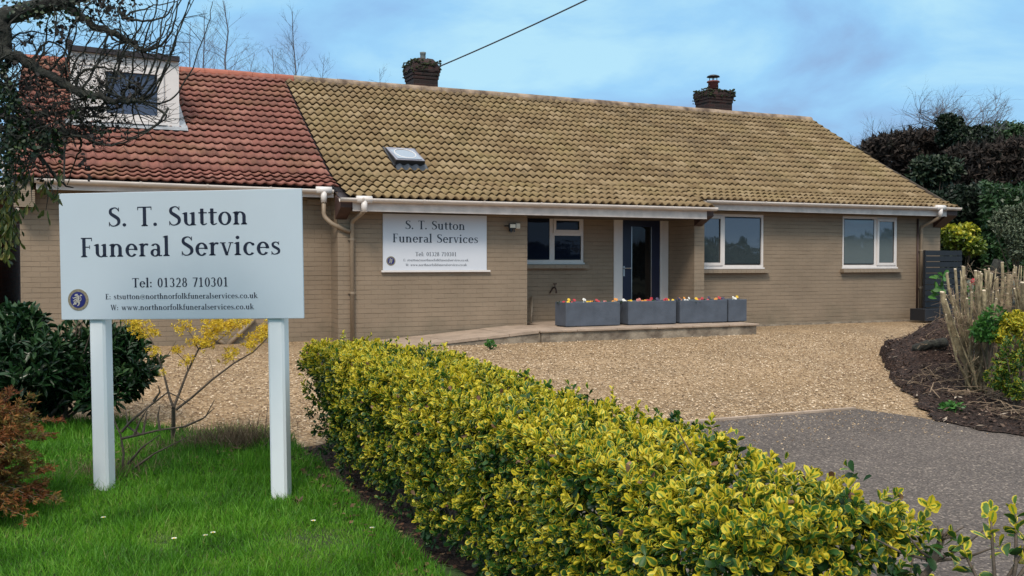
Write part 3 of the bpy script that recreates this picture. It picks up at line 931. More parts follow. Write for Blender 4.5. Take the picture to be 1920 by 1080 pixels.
x0, x1, z0, z1 = WIN_A
window(WIN_A, YR + .05, [(x0 + .06, x0 + .50, z0 + .09, z1 - .06, 0), (x0 + .60, x1 - .06, z0 + .09, z1 - .37, 0), (x0 + .58, x1 - .05, z1 - .31, z1 - .05, 1)], M['glass_dark'], sill_x=(X1 + .01, x1 + .06))
x0, x1, z0, z1 = WIN_B
window(WIN_B, YW + .045, [(x0 + .05, x0 + .52, z0 + .08, z1 - .05, 1), (x0 + .59, x1 - .07, z0 + .10, z1 - .07, 0)], M['glass_blind'], sill_x=(X3 + .01, x1 + .08))
x0, x1, z0, z1 = WIN_C
window(WIN_C, YW + .045, [(x0 + .06, x1 - .64, z0 + .10, z1 - .07, 0), (x1 - .56, x1 - .05, z0 + .08, z1 - .05, 1)], M['glass_blind2'])
_b = MB()                               # lintel trims above the two right-hand windows
_b.box(WIN_B[0] - .1, WIN_B[1], YW - .012, YW + .02, WIN_B[3] + .002, WIN_B[3] + .05)
_b.build('lintel', M['tan'], H); _b = MB()
_b.box(WIN_C[0], WIN_C[1], YW - .012, YW + .02, WIN_C[3] + .002, WIN_C[3] + .03)
_b.build('lintel', M['tan'], H)

# --- door
dx0, dx1, dz0, dz1 = DOOR
y = YR + .03
fr = MB()
fr.bev(dx0, 5.66, y - .05, y + .05, dz0, dz1, .006); fr.bev(6.50, 6.55, y - .05, y + .05, dz0, dz1, .006); fr.bev(6.551, dx1, y - .03, y + .05, dz0, dz1, .006)
fr.box(5.66, 6.50, y - .05, y + .05, dz1 - .045, dz1)
fr.build('door_frame', M['white'], H)
d = MB()
d.box(5.663, 5.86, y - .022, y + .03, dz0 + .02, dz1 - .047); d.box(6.31, 6.497, y - .022, y + .03, dz0 + .02, dz1 - .047)
d.box(5.86, 6.31, y - .022, y + .03, dz0 + .02, dz0 + .2); d.box(5.86, 6.31, y - .022, y + .03, dz1 - .19, dz1 - .047)
dr = d.build('door', M['navy'], H)
d = MB(); d.box(5.861, 6.309, y - .010, y + .004, dz0 + .2, dz1 - .19); d.build('glass', glassmat('door_glass', (.008, .008, .008), 1.4), dr)
d = MB()
for xx in (5.861, 6.295): d.box(xx, xx + .014, y - .028, y - .0225, dz0 + .2, dz1 - .19)
d.build('glazing_bead', M['metal'], dr)
d = MB(); d.tube([(5.70, y - .07, 1.15), (5.83, y - .07, 1.15)], .011, 8); d.tube([(5.70, y - .022, 1.15), (5.70, y - .07, 1.15)], .013, 8); d.box(5.685, 5.715, y - .03, y - .0225, 1.00, 1.19)
d.build('handle', M['metal'], dr)

# --- roof window (slightly open, tilted out of the tile plane)


def roofpt(x, y, h):
    sl = math.atan(.577)
    return (x, y - math.sin(sl) * h, zroof(y) + math.cos(sl) * h)


def slab_on_roof(mb, x0, x1, ya, yb_, ha0, ha1, hb0, hb1):
    v = [roofpt(x, yy, h) for yy, hs in ((ya, (ha0, ha1)), (yb_, (hb0, hb1))) for h in hs for x in (x0, x1)]
    mb.add(v, ((0, 1, 5, 4), (2, 6, 7, 3), (0, 4, 6, 2), (1, 3, 7, 5), (0, 2, 3, 1), (4, 5, 7, 6)))


s_ = MB(); slab_on_roof(s_, 1.31, 1.84, 1.16, 1.76, .0, .125, .0, .055)
for a, b_, c, d_ in ((1.27, 1.31, 1.12, 1.80), (1.84, 1.88, 1.12, 1.80)): slab_on_roof(s_, a, b_, c, d_, .0, .05, 0, .05)
sk = s_.build('roof_window', M['black'], H)
s_ = MB(); slab_on_roof(s_, 1.315, 1.835, 1.165, 1.755, .126, .140, .056, .070); s_.build('window_frame', plain('grey_aluminium', (.26, .26, .31), .35, .4), sk)
s_ = MB(); slab_on_roof(s_, 1.355, 1.795, 1.21, 1.72, .137, .143, .067, .073); s_.build('glass', M['glass_sky'], sk)
s_ = MB()
tor = []
for k in range(40):
    a = 2 * math.pi * k / 40
    yy = 1.465 + .215 * math.sin(a); hh = .142 + (.072 - .142) * ((yy - 1.165) / .59) + .003
    tor.append(roofpt(1.575 + .185 * math.cos(a), yy, hh))
tor.append(tor[0]); s_.tube(tor, .008, 6, False); s_.build('seal_ring', M['white'], sk, True)
s_ = MB()
for i in range(32):
    xa = 1.30 + i * .018; h_ = .030 + .018 * math.sin((xa - .12) / .15 * 2 * math.pi - 1.2)
    xb = xa + .018; h2 = .030 + .018 * math.sin((xb - .12) / .15 * 2 * math.pi - 1.2)
    s_.quad(roofpt(xa, 1.165, h_ + .022), roofpt(xb, 1.165, h2 + .022), roofpt(xb, 1.02, h2 + .008), roofpt(xa, 1.02, h_ + .008))
s_.build('flashing', plain('skirt_lead', (.035, .045, .06), .45), sk)

# --- dormer
DX0, DX1, DY = -3.76, -2.14, 2.15
dm = MB()
zt0, zt1 = 4.62, 4.66
zb_ = 3.46
GL = (-3.25, -2.47, 3.68, 4.36)
wall_face(dm, DX0, DX1, zb_, zt1 - .02, DY, (GL,), .12)
dm.quad((DX0, DY, zb_), (DX0, DY, zt1), (DX0, 5.6, zt1 + .12), (DX0, 5.6, 4.2))
dm.quad((DX1, DY, zb_), (DX1, 5.6, 4.2), (DX1, 5.6, zt1 + .12), (DX1, DY, zt1))
do = dm.build('dormer', M['white'], H)
dm = MB()                                # cladding trims
for a, b_ in ((DX0 - .015, DX0 + .10), (DX1 - .20, DX1 + .01)): dm.box(a, b_, DY - .02, DY - .003, zb_ - .03, zt1 - .03)
dm.box(DX0 + .1, DX1 - .2, DY - .012, DY - .003, 4.50, 4.60); dm.box(DX0 + .1, DX1 - .2, DY - .018, DY - .003, 4.44, 4.46)
dm.build('cladding', M['white'], do)
dm = MB(); t = .06
gx0, gx1, gz0, gz1 = GL
for bx in ((gx0 - .10, gx0, gz0 - .10, gz1 + .08), (gx1, gx1 + .10, gz0 - .10, gz1 + .08), (gx0, gx1, gz0 - .10, gz0), (gx0, gx1, gz1, gz1 + .08)):
    dm.box(bx[0], bx[1], DY - .035, DY + .05, bx[2], bx[3])
dm.box(gx0 - .2, gx1 + .14, DY - .07, DY - .036, gz0 - .15, gz0 - .11)
dm.build('window_frame', M['white'], do)
dm = MB(); dm.box(gx0, gx1, DY + .02, DY + .03, gz0, gz1); dm.build('pane', M['glass_dorm'], do)
dm = MB(); dm.add([(DX0 - .05, DY - .1, 4.64), (DX1 + .02, DY - .1, 4.60), (DX1 + .02, 5.6, 4.74), (DX0 - .05, 5.6, 4.78), (DX0 - .05, DY - .1, 4.72), (DX1 + .02, DY - .1, 4.68), (DX1 + .02, 5.6, 4.82), (DX0 - .05, 5.6, 4.86)],
                  ((0, 3, 2, 1), (4, 5, 6, 7), (0, 1, 5, 4), (1, 2, 6, 5), (3, 0, 4, 7), (2, 3, 7, 6)))
dm.box(DX0 - .06, DX0 + .02, DY - .11, DY + .1, 4.721, 4.80)
dm.build('flat_roof', M['slate'], do)
dm = MB()


def rp_(x, y, h=.03): return (x, y - .5 * h, zroof(y) + .87 * h)


dm.quad(rp_(DX0 - .1, 2.02, .05), rp_(DX1 + .14, 2.02, .05), rp_(DX1 + .14, 2.22, .05), rp_(DX0 - .1, 2.22, .05))
dm.quad(rp_(DX1 + .003, 2.03, .055), rp_(DX1 + .13, 2.03, .05), rp_(DX1 + .05, 4.4, .04), rp_(DX1 + .003, 4.4, .04))
dm.box(DX0 + .05, DX1 - .22, DY - .04, DY - .003, zb_ - .005, zb_ + .06)
dm.build('flashing', M['lead'], do)


# --- chimneys
def chimney(xc, yc, w, ztop, pot, seed):
    r = random.Random(seed)
    c = MB(); hw = w / 2
    c.box(xc - hw, xc + hw, yc - .28, yc + .28, 4.2, ztop - .34)
    for k, g in enumerate((.015, .03, .045, .04)):       # oversailing courses
        c.box(xc - hw - g, xc + hw + g, yc - .28 - g, yc + .28 + g, ztop - .34 + k * .073, ztop - .34 + k * .073 + .068)
    o = c.build('chimney', M['chim'], H)
    m_ = MB()                                            # mossy mortar haunching, lumpy
    nseg = 24; rings = []
    for j, (k, z) in enumerate(((1.0, -.10), (.99, -.01), (.86, .08), (.6, .15), (.28, .19)) if pot == 'grey' else ((.98, -.10), (.97, -.03), (.86, .03), (.5, .06), (.25, .07))):
        ring = []
        for i in range(nseg):
            a = 2 * math.pi * i / nseg
            sx_ = max(-1, min(1, 1.35 * math.cos(a))); sy = max(-1, min(1, 1.35 * math.sin(a)))
            rr = k * (1 + r.uniform(-.05, .06))
            ring.append((xc + sx_ * (hw + .05) * rr, yc + sy * .33 * rr, ztop - .06 + z + r.uniform(-.02, .02)))
        rings += ring
    fs_ = [(j * nseg + i, j * nseg + (i + 1) % nseg, (j + 1) * nseg + (i + 1) % nseg, (j + 1) * nseg + i) for j in range(4) for i in range(nseg)]
    m_.add(rings, fs_ + [tuple(4 * nseg + i for i in range(nseg))])
    m_.build('haunching', M['chim'], o, True); m_ = MB()
    for _ in range(170):                                  # moss cushions on the courses
        a = r.random() * 6.28; px = max(-1, min(1, 1.5 * math.cos(a))); py = max(-1, min(1, 1.5 * math.sin(a)))
        s = r.uniform(.015, .036)
        cc = (xc + px * (hw + .05), yc + py * .33, ztop + (.06 if pot == 'grey' else .0) - abs(r.gauss(0, .12)))
        m_.lathe((cc[0], cc[1], cc[2] - s * .5), [(s * .3, 0), (s, s * .35), (s * .8, s * .9), (s * .2, s * 1.2)], 7)
    m_.build('moss', M['moss'], o, True)
    if pot == 'grey':
        q = MB(); q.lathe((xc + .03, yc, ztop + .08), [(.085, 0), (.06, .05), (.058, .15), (.066, .16), (.066, .2)], 14); q.build('chimney_pot', M['greypot'], o, True)
    else:
        q = MB(); q.lathe((xc - .02, yc, ztop + .03), [(.13, 0), (.125, .16), (.165, .17), (.15, .20), (.10, .205)], 18); q.build('chimney_pot', M['terracotta'], o, True)
        q = MB()
        for k in range(4): q.tube([(xc - .02 + .09 * math.cos(k * 1.57 + .8), yc + .09 * math.sin(k * 1.57 + .8), ztop + .22), (xc - .02 + .09 * math.cos(k * 1.57 + .8), yc + .09 * math.sin(k * 1.57 + .8), ztop + .34)], .01, 5)
        q.lathe((xc - .02, yc, ztop + .33), [(.165, 0), (.15, .025), (.09, .05), (.02, .06)], 18)
        q.build('cowl', M['black'], o, True)
    return o


chimney(3.12, 5.05, .55, 5.54, 'grey', 3)
chimney(10.80, 5.05, .70, 5.56, 'red', 4)

# ------------------------------------------------------------------ lettering


T_, N_ = .155, .06


class Glyphs:
    def __init__(s): s.q = []

    def rect(s, x0, y0, x1, y1): s.q.append([(x0, y0), (x1, y0), (x1, y1), (x0, y1)])

    def V(s, x, y0, y1, w=T_): s.rect(x - w / 2, y0, x + w / 2, y1)

    def serif(s, x, y, w=.30, up=True):
        h = .045
        if not up: s.q.append([(x - w / 2, y), (x - w / 2, y - h), (x + w / 2, y - h), (x + w / 2, y)])
        else: s.rect(x - w / 2, y, x + w / 2, y + h)
        k = 1 if up else -1
        s.q.append([(x - T_ / 2 - .05, y + k * h), (x + T_ / 2 + .05, y + k * h), (x + T_ / 2, y + k * (h + .05)), (x - T_ / 2, y + k * (h + .05))])

    def flag(s, x, y): s.q.append([(x - T_ / 2 - .09, y - .06), (x - T_ / 2, y - .10), (x + T_ / 2, y + .02), (x - T_ / 2 + .02, y)])

    def ring(s, cx, cy, rx, ry, a0=0, a1=360, t=T_, n=N_):
        k = max(6, int(abs(a1 - a0) / 14))
        for i in range(k):
            p, q = [R(a0 + (a1 - a0) * j / k) for j in (i, i + 1)]
            s.q.append([(cx + rx * math.cos(p), cy + ry * math.sin(p)), (cx + rx * math.cos(q), cy + ry * math.sin(q)),
                        (cx + (rx - t) * math.cos(q), cy + (ry - n) * math.sin(q)), (cx + (rx - t) * math.cos(p), cy + (ry - n) * math.sin(p))])

    def disc(s, cx, cy, r):
        s.q.append([(cx + r * math.cos(a), cy + r * math.sin(a)) for a in np.linspace(0, 2 * math.pi, 11)[:-1]])

    def diag(s, x0, y0, x1, y1, w): s.q.append([(x0 - w / 2, y0), (x0 + w / 2, y0), (x1 + w / 2, y1), (x1 - w / 2, y1)])

    def path(s, pts):
        P = [np.array(p) for p in pts]
        out = []
        for i in range(len(P) - 1):
            a, b, c, d = P[max(i - 1, 0)], P[i], P[i + 1], P[min(i + 2, len(P) - 1)]
            for t in np.linspace(0, 1, 5)[:-1]:
                out.append(.5 * ((2 * b) + (-a + c) * t + (2 * a - 5 * b + 4 * c - d) * t * t + (-a + 3 * b - 3 * c + d) * t ** 3))
        out.append(P[-1])
        e = []
        for i, p in enumerate(out):
            t = out[min(i + 1, len(out) - 1)][:2] - out[max(i - 1, 0)][:2]
            t = t / (np.linalg.norm(t) + 1e-9); n = np.array([-t[1], t[0]]) * p[2] / 2
            e.append((tuple(p[:2] + n), tuple(p[:2] - n)))
        for a, b in zip(e[:-1], e[1:]): s.q.append([a[0], b[0], b[1], a[1]])


def glyph(ch):
    g = Glyphs(); X = .66
    if ch == 'S':
        g.path([(.50, .80, .04), (.42, .93, .055), (.29, .965, .06), (.13, .87, .12), (.13, .68, .15), (.30, .54, .17), (.48, .38, .16), (.49, .17, .13), (.33, .04, .06), (.15, .05, .055), (.06, .20, .04)])
        g.rect(.485, .78, .52, .98); g.rect(.04, .02, .075, .24); return g, .60
    if ch == 's':
        g.path([(.36, .52, .04), (.31, .61, .05), (.21, .635, .05), (.10, .56, .10), (.12, .44, .12), (.22, .36, .13), (.36, .26, .12), (.36, .11, .10), (.23, .03, .05), (.11, .04, .05), (.05, .14, .04)])
        g.rect(.355, .50, .385, .66); g.rect(.035, .0, .065, .17); return g, .46
    if ch == 'T':
        g.V(.33, 0, .98); g.rect(.0, .945, .66, 1.0); g.rect(0, .82, .035, .95); g.rect(.625, .82, .66, .95); g.serif(.33, 0); return g, .66
    if ch == 'F':
        g.V(.16, 0, .98); g.rect(.02, .945, .54, 1); g.rect(.505, .83, .54, .95); g.rect(.2, .49, .44, .54); g.rect(.41, .42, .44, .61); g.serif(.16, 0); return g, .58
    if ch == 'E':
        g.V(.16, 0, .98); g.rect(.02, .945, .54, 1); g.rect(.505, .83, .54, .95); g.rect(.2, .49, .44, .54); g.rect(.02, 0, .56, .055); g.rect(.525, .05, .56, .18); return g, .62
    if ch == 'W':
        g.diag(.34, 0, .14, 1, .14); g.diag(.34, 0, .54, .96, .06); g.diag(.74, 0, .54, 1, .14); g.diag(.74, 0, .93, .98, .06)
        g.rect(.02, .955, .28, 1); g.rect(.42, .955, .62, 1); g.rect(.82, .955, 1.04, 1); return g, 1.04
    if ch == 'u':
        g.V(.16, .22, X); g.flag(.16, X); g.ring(.335, .24, .255, .26, 180, 335, T_, .06); g.V(.50, 0, X); g.flag(.50, X); g.rect(.5, 0, .64, .045); return g, .68
    if ch in 'nh':
        g.V(.15, 0, X if ch == 'n' else 1.04); g.flag(.15, X if ch == 'n' else 1.04); g.ring(.33, .42, .255, .25, 0, 160, T_, .065); g.V(.508, 0, .43); g.serif(.15, 0, .28); g.serif(.508, 0, .28); return g, .69
    if ch == 'r':
        g.V(.15, 0, X); g.flag(.15, X); g.path([(.20, .48, .05), (.27, .60, .07), (.36, .62, .10), (.43, .59, .10)]); g.serif(.15, 0, .30); return g, .45
    if ch == 'l':
        g.V(.15, 0, 1.04); g.flag(.15, 1.04); g.serif(.15, 0, .30); return g, .33
    if ch == 'i':
        g.V(.15, 0, X); g.flag(.15, X); g.serif(.15, 0, .30); g.disc(.15, .90, .088); return g, .33
    if ch == 't':
        g.V(.19, .10, .84); g.rect(.03, .60, .42, .66); g.path([(.19, .14, .155), (.22, .05, .10), (.31, .03, .06), (.42, .09, .035)]); return g, .42
    if ch == 'k':
        g.V(.15, 0, 1.04); g.flag(.15, 1.04); g.serif(.15, 0, .28); g.diag(.20, .30, .46, .64, .07); g.diag(.56, .02, .30, .40, .15); g.rect(.36, .62, .58, .66); g.rect(.44, 0, .68, .04); return g, .64
    if ch == 'f':
        g.V(.17, 0, .86); g.path([(.17, .80, .155), (.20, .96, .11), (.30, 1.04, .07), (.42, 1.0, .08)]); g.rect(.02, .60, .38, .66); g.serif(.17, 0, .30); return g, .38
    if ch == 'o': g.ring(.32, .325, .30, .345); return g, .65
    if ch == '0': g.ring(.28, .495, .25, .505, t=.14); return g, .56
    if ch == 'e': g.ring(.31, .325, .285, .345, 0, 322, T_, .07); g.rect(.12, .35, .57, .40); return g, .61
    if ch == 'c': g.ring(.31, .325, .285, .345, 48, 318, T_, .07); g.disc(.47, .54, .07); return g, .57
    if ch == 'a':
        g.V(.42, .03, .46, .14); g.ring(.27, .44, .22, .22, 0, 150, .14, .06); g.ring(.26, .18, .22, .20, 40, 330, .14, .055); g.rect(.42, 0, .58, .06); return g, .59
    if ch == 'v':
        g.diag(.32, 0, .13, .64, .13); g.diag(.32, 0, .50, .63, .055); g.rect(.0, .615, .27, .66); g.rect(.40, .615, .62, .66); return g, .62
    if ch == 'w':
        g.diag(.30, 0, .12, .64, .13); g.diag(.30, 0, .46, .60, .055); g.diag(.64, 0, .46, .64, .13); g.diag(.64, 0, .80, .63, .055); g.rect(0, .615, .25, .66); g.rect(.36, .615, .56, .66); g.rect(.71, .615, .92, .66); return g, .92
    if ch == '.': g.disc(.12, .085, .088); return g, .26
    if ch == ':': g.disc(.12, .085, .085); g.disc(.12, .50, .085); return g, .28
    if ch == '1': g.V(.27, 0, 1, .14); g.diag(.12, .84, .24, 1.0, .08); g.serif(.27, 0, .34); return g, .56
    if ch == '2':
        g.ring(.27, .72, .23, .28, -30, 160, .14, .06); g.path([(.43, .60, .12), (.30, .36, .09), (.08, .06, .06)]); g.rect(.04, 0, .52, .09); return g, .56
    if ch == '3': g.ring(.24, .74, .22, .26, -80, 150, .13, .06); g.ring(.24, .27, .25, .28, -150, 85, .14, .06); return g, .56
    if ch == '7': g.rect(.04, .92, .52, 1); g.diag(.20, 0, .46, .95, .13); return g, .54
    if ch == '8': g.ring(.28, .75, .20, .25, t=.12); g.ring(.28, .27, .24, .28, t=.13); return g, .56
    if ch == '@': g.ring(.45, .36, .42, .44, -50, 300, .06, .05); g.ring(.43, .36, .18, .20, t=.08, n=.05); g.V(.60, .2, .54, .07); return g, .92
    return g, .40


GX = 1.16


def text_mesh(lines, w, h, thick=.0015):
    """lines: (string, x0 frac, x1 frac, baseline frac from top, cap height m). Local board coords x right, z up"""
    mb = MB()
    for s, fx0, fx1, fb, cap in lines:
        gl = [glyph(c) for c in s]
        nat = sum(a for _, a in gl) * cap * GX
        trk = ((fx1 - fx0) * w - nat) / max(1, len(s) - 1)
        x = fx0 * w; zb = h * (1 - fb)
        for g, adv in gl:
            for q in g.q:
                ar = sum(q[i][0] * q[(i + 1) % len(q)][1] - q[(i + 1) % len(q)][0] * q[i][1] for i in range(len(q)))
                if ar < 0: q = q[::-1]
                mb.add([(x + px * cap * GX, -thick, zb + pz * cap) for px, pz in q], (tuple(range(len(q))),))
            x += adv * cap * GX + trk
    return mb


LINES = [('S. T. Sutton', .207, .783, .268, .139), ('Funeral Services', .089, .913, .505, .139), ('Tel: 01328 710301', .302, .700, .748, .066),
         ('E: stsutton@northnorfolkfuneralservices.co.uk', .189, .816, .840, .0385), ('W: www.northnorfolkfuneralservices.co.uk', .209, .800, .926, .0385)]


def emblem(parent, cx, cz, r, y=-.003):
    e = MB(); n = 40
    e.lathe((0, 0, 0), [(r, 0), (r, .003)], n)
    # lathe is around z; turn it to face -y
    e.v = [(cx + a, y - c, cz + b) for a, b, c in e.v]
    o = e.build('emblem', M['gold'], parent)
    e = MB(); e.lathe((0, 0, 0), [(r * .74, 0), (r * .74, .002)], n); e.v = [(cx + a, y - .003 - c, cz + b) for a, b, c in e.v]
    e.build('emblem_field', M['royal'], o)
    g = Glyphs()                                          # small rampant beast
    g.path([(-.22, -.42, .10), (-.18, -.22, .18), (-.02, -.02, .26), (.02, .20, .28), (-.02, .38, .20)])
    g.path([(-.02, .40, .24), (-.16, .44, .16), (-.28, .38, .08)])
    g.path([(.0, .22, .14), (-.22, .22, .10), (-.40, .14, .07), (-.46, .22, .06)])
    g.path([(.0, .08, .14), (-.24, .02, .10), (-.36, -.10, .07), (-.44, -.06, .06)])
    g.path([(-.10, -.18, .16), (-.30, -.22, .12), (-.36, -.40, .09), (-.46, -.40, .07)])
    g.path([(-.02, -.12, .20), (.12, -.26, .16), (.06, -.46, .10), (-.06, -.52, .07)])
    g.path([(.06, -.10, .08), (.26, -.06, .07), (.30, .16, .06), (.20, .30, .06), (.32, .42, .10), (.40, .34, .05)])
    e = MB()
    for q in g.q: e.add([(cx + px * r * 1.05, y - .0075, cz + pz * r * 1.05) for px, pz in q], (tuple(range(len(q))),))
    e.build('emblem_beast', M['silver'], o)


# --- freestanding sign
A = np.array([-3.752, -7.097]); B = np.array([-2.195, -8.014])
ang = math.atan2(B[1] - A[1], B[0] - A[0])
BW, BH = 1.812, .912
S = empty('freestanding_sign', (A[0], A[1], .838), ang)
tag(S, 'white freestanding sign board on two white posts standing in the lawn', 'sign')
S.rotation_euler = (0, -R(.7), ang)
b_ = MB(); b_.bev(0, BW, 0, .018, 0, BH, .003); b_.build('board', M['board'], S)
text_mesh(LINES, BW, BH).build('lettering', M['ink'], S)
emblem(S, .074 * BW, BH * (1 - .842), .078, 0)
for px in (.140 * BW, .880 * BW):
    p = MB(); p.bev(px - .060, px + .060, .024, .144, -1.36, BH - .08, .016)
    p.build('post', M['post'], S)

# --- wall sign
WS = empty('wall_sign', (.742, -.03, 1.132), 0)
tag(WS, 'white rectangular name board fixed to the projecting brick wall', 'sign')
b_ = MB(); b_.bev(0, 1.79, 0, .027, 0, .905, .003); b_.build('board', M['wallboard'], WS)
text_mesh(LINES, 1.79, .905).build('lettering', M['greyink'], WS)
emblem(WS, .072 * 1.79, .905 * .165, .075, 0)
b_ = MB(); b_.bev(-.03, 1.85, -.022, .026, -.032, -.001, .004); b_.build('bottom_trim', M['white'], WS)

# --- floodlight
FL = empty('floodlight', (2.98, 0, 1.87))
tag(FL, 'small black floodlight with pale sensor box on the brick wall', 'wall light')
b_ = MB(); b_.bev(-.075, .055, -.12, -.075, -.045, .045, .008); b_.tube([(-.01, -.08, -.04), (-.01, -.02, -.08)], .012, 6); b_.tube([(-.15, -.09, 0), (-.07, -.09, 0)], .012, 6)
b_.tube([(-.04, -.10, -.04), (-.04, -.11, -.11)], .014, 6); b_.tube([(.02, -.10, -.04), (.02, -.11, -.10)], .012, 6); b_.box(-.03, .03, -.03, -.001, -.09, -.03)
b_.build('housing', M['black'], FL)
b_ = MB(); b_.box(-.06, .04, -.124, -.1205, -.03, .03); b_.build('lens', M['lamp'], FL)
b_ = MB(); b_.bev(.075, .155, -.06, -.001, -.04, .05, .006); b_.build('sensor_box', M['lamp'], FL)

# --- tap and pole in the recess
b_ = MB(); b_.tube([(4.20, YR, .80), (4.20, YR - .09, .80), (4.20, YR - .13, .76), (4.20, YR - .13, .70)], .014, 8); b_.tube([(4.20, YR - .07, .80), (4.20, YR - .07, .87)], .008, 6); b_.tube([(4.17, YR - .07, .87), (4.24, YR - .07, .87)], .011, 6)
b_.tube([(4.13, YR - .01, .70), (4.19, YR - .02, .80)], .012, 6)
tag(b_.build('garden_tap', M['wood'], None, True), 'small brown outdoor tap on the recessed wall', 'tap')
b_ = MB(); b_.tube([(3.62, .55, PLAT), (3.76, .79, .64)], .024, 8)
tag(b_.build('leaning_pole', M['tan'], None, True), 'short taupe pole leaning in the corner beside the recessed window', 'pole')

# ------------------------------------------------------------------ platform and ramp
PF = empty('entrance_platform', (2.93, -1.33, 0))
tag(PF, 'low stone entrance platform with a slabbed ramp rising to the door', 'platform')
b_ = MB()
v = [(2.93, -1.33, -.1), (7.10, -1.33, -.1), (7.10, 1.0, -.1), (2.93, 1.0, -.1), (2.93, -1.33, PLAT - .03), (7.10, -1.33, PLAT - .03), (7.10, .455, PLAT - .03), (2.93, .455, PLAT - .03)]
b_.box(2.93, 3.28, -1.31, -.005, -.1, PLAT - .032); b_.box(3.28, 6.92, -1.31, YR - .004, -.1, PLAT - .032); b_.box(6.92, 7.10, -1.31, -.01, -.1, PLAT - .032)
b_.v = [(p[0] - 2.93, p[1] + 1.33, p[2]) for p in b_.v]
b_.build('retaining_wall', M['stone'], PF)
b_ = MB()
xs = [2.90, 3.55, 4.28, 5.05, 5.75, 6.5, 7.14]
for i in range(6):
    for ya, yb_ in ((-1.345, -.68), (-.67, -.005)):
        b_.bev(xs[i], xs[i + 1] - .008, ya, yb_, PLAT - .03, PLAT + random.uniform(-.003, .003), .004)
for i in range(1, 6):
    a_, c_ = max(xs[i], 3.295), min(xs[i + 1] - .008, 6.705)
    b_.bev(a_, c_, .005, YR - .006, PLAT - .03, PLAT + random.uniform(-.003, .003), .004)
b_.v = [(p[0] - 2.93, p[1] + 1.33, p[2]) for p in b_.v]
b_.build('paving', M['slab'], PF)
b_ = MB()
xr0, xr1 = .35, 2.895
nn = 5
for i in range(nn):
    xa, xb = xr0 + (xr1 - xr0) * i / nn, xr0 + (xr1 - xr0) * (i + 1) / nn - .008
    za, zb = [.0 + (PLAT) * ((q - xr0) / (xr1 - xr0)) for q in (xa, xb)]
    for ya, yb_ in ((-1.30, -.66), (-.65, -.06)):
        j = random.uniform(0, .006)
        b_.add([(xa, ya, za - .04), (xb, ya, zb - .04), (xb, yb_, zb - .04), (xa, yb_, za - .04), (xa, ya, za + j), (xb, ya, zb + j), (xb, yb_, zb + j), (xa, yb_, za + j)],
               ((4, 5, 6, 7), (0, 1, 5, 4), (1, 2, 6, 5), (3, 0, 4, 7), (2, 3, 7, 6)))
b_.v = [(p[0] - 2.93, p[1] + 1.33, p[2]) for p in b_.v]
b_.build('ramp', M['slab'], PF)
b_ = MB(); b_.add([(.45, -1.28, -.1), (2.92, -1.28, -.1), (2.92, -.06, -.1), (.45, -.06, -.1), (.45, -1.28, -.04), (2.92, -1.28, PLAT - .042), (2.92, -.06, PLAT - .042), (.45, -.06, -.04)], ((0, 1, 5, 4), (4, 5, 6, 7), (2, 3, 7, 6), (1, 2, 6, 5), (3, 0, 4, 7)))
b_.v = [(p[0] - 2.93, p[1] + 1.33, p[2]) for p in b_.v]
b_.build('ramp_wall', M['stone'], PF)

# ------------------------------------------------------------------ planters and flowers
PL = [(3.60, 1.03, 'leftmost of the three long slate grey troughs on the entrance platform', 'first'),
      (4.79, .96, 'middle long slate grey trough standing in front of the door', 'second'),
      (5.83, 1.0, 'rightmost of the three long slate grey troughs on the platform', 'third'),
      (6.86, .40, 'small square slate grey planter at the right end of the row', 'small square')]
COLS = {0: ['red', 'yellow', 'red', 'white', 'yellow', 'orange', 'red', 'pink', 'orange'], 1: ['white', 'yellow', 'pink', 'orange', 'red', 'red', 'purple', 'red', 'yellow'],
        2: ['purple', 'orange', 'white', 'yellow', 'red', 'red', 'purple', 'orange', 'red'], 3: ['purple', 'white', 'yellow']}


def pansy(c, size, col, seed):
    r = np.random.default_rng(seed)
    o = empty('pansy', c)
    n = 30
    P = r.normal(0, 1, (n, 3)) * (size * .5, size * .4, .005) + (0, 0, .0)
    D = unit(r.normal(0, 1, (n, 3)) * (1, 1, .3) + (0, 0, .5))
    leaves('leaf', P, D, np.tile((0, 0, 1.), (n, 1)) + r.normal(0, .3, (n, 3)), .045, .03, M['greenshrub'], o)
    m_ = MB()
    for k in range(3):
        q = Vector((r.normal(0, size * .3), r.normal(0, size * .2) - .01, .022 + r.random() ** 2 * .05))
        f = Vector((r.normal(0, .35), -1, .55 + r.random() * .4)).normalized()
        a = f.orthogonal().normalized(); b = f.cross(a)
        for j in range(5):
            an = j * 2 * math.pi / 5 + .3
            c1 = q + (a * math.cos(an) + b * math.sin(an)) * .015
            m_.add([c1 + (a * math.cos(t) + b * math.sin(t)) * .014 + f * (.004 * j / 5 + .004 * math.cos(t * 2)) for t in np.linspace(0, 2 * math.pi, 8)[:-1]], (tuple(range(7)),))
    m_.build('flower', M['petal'][col], o)
    return o


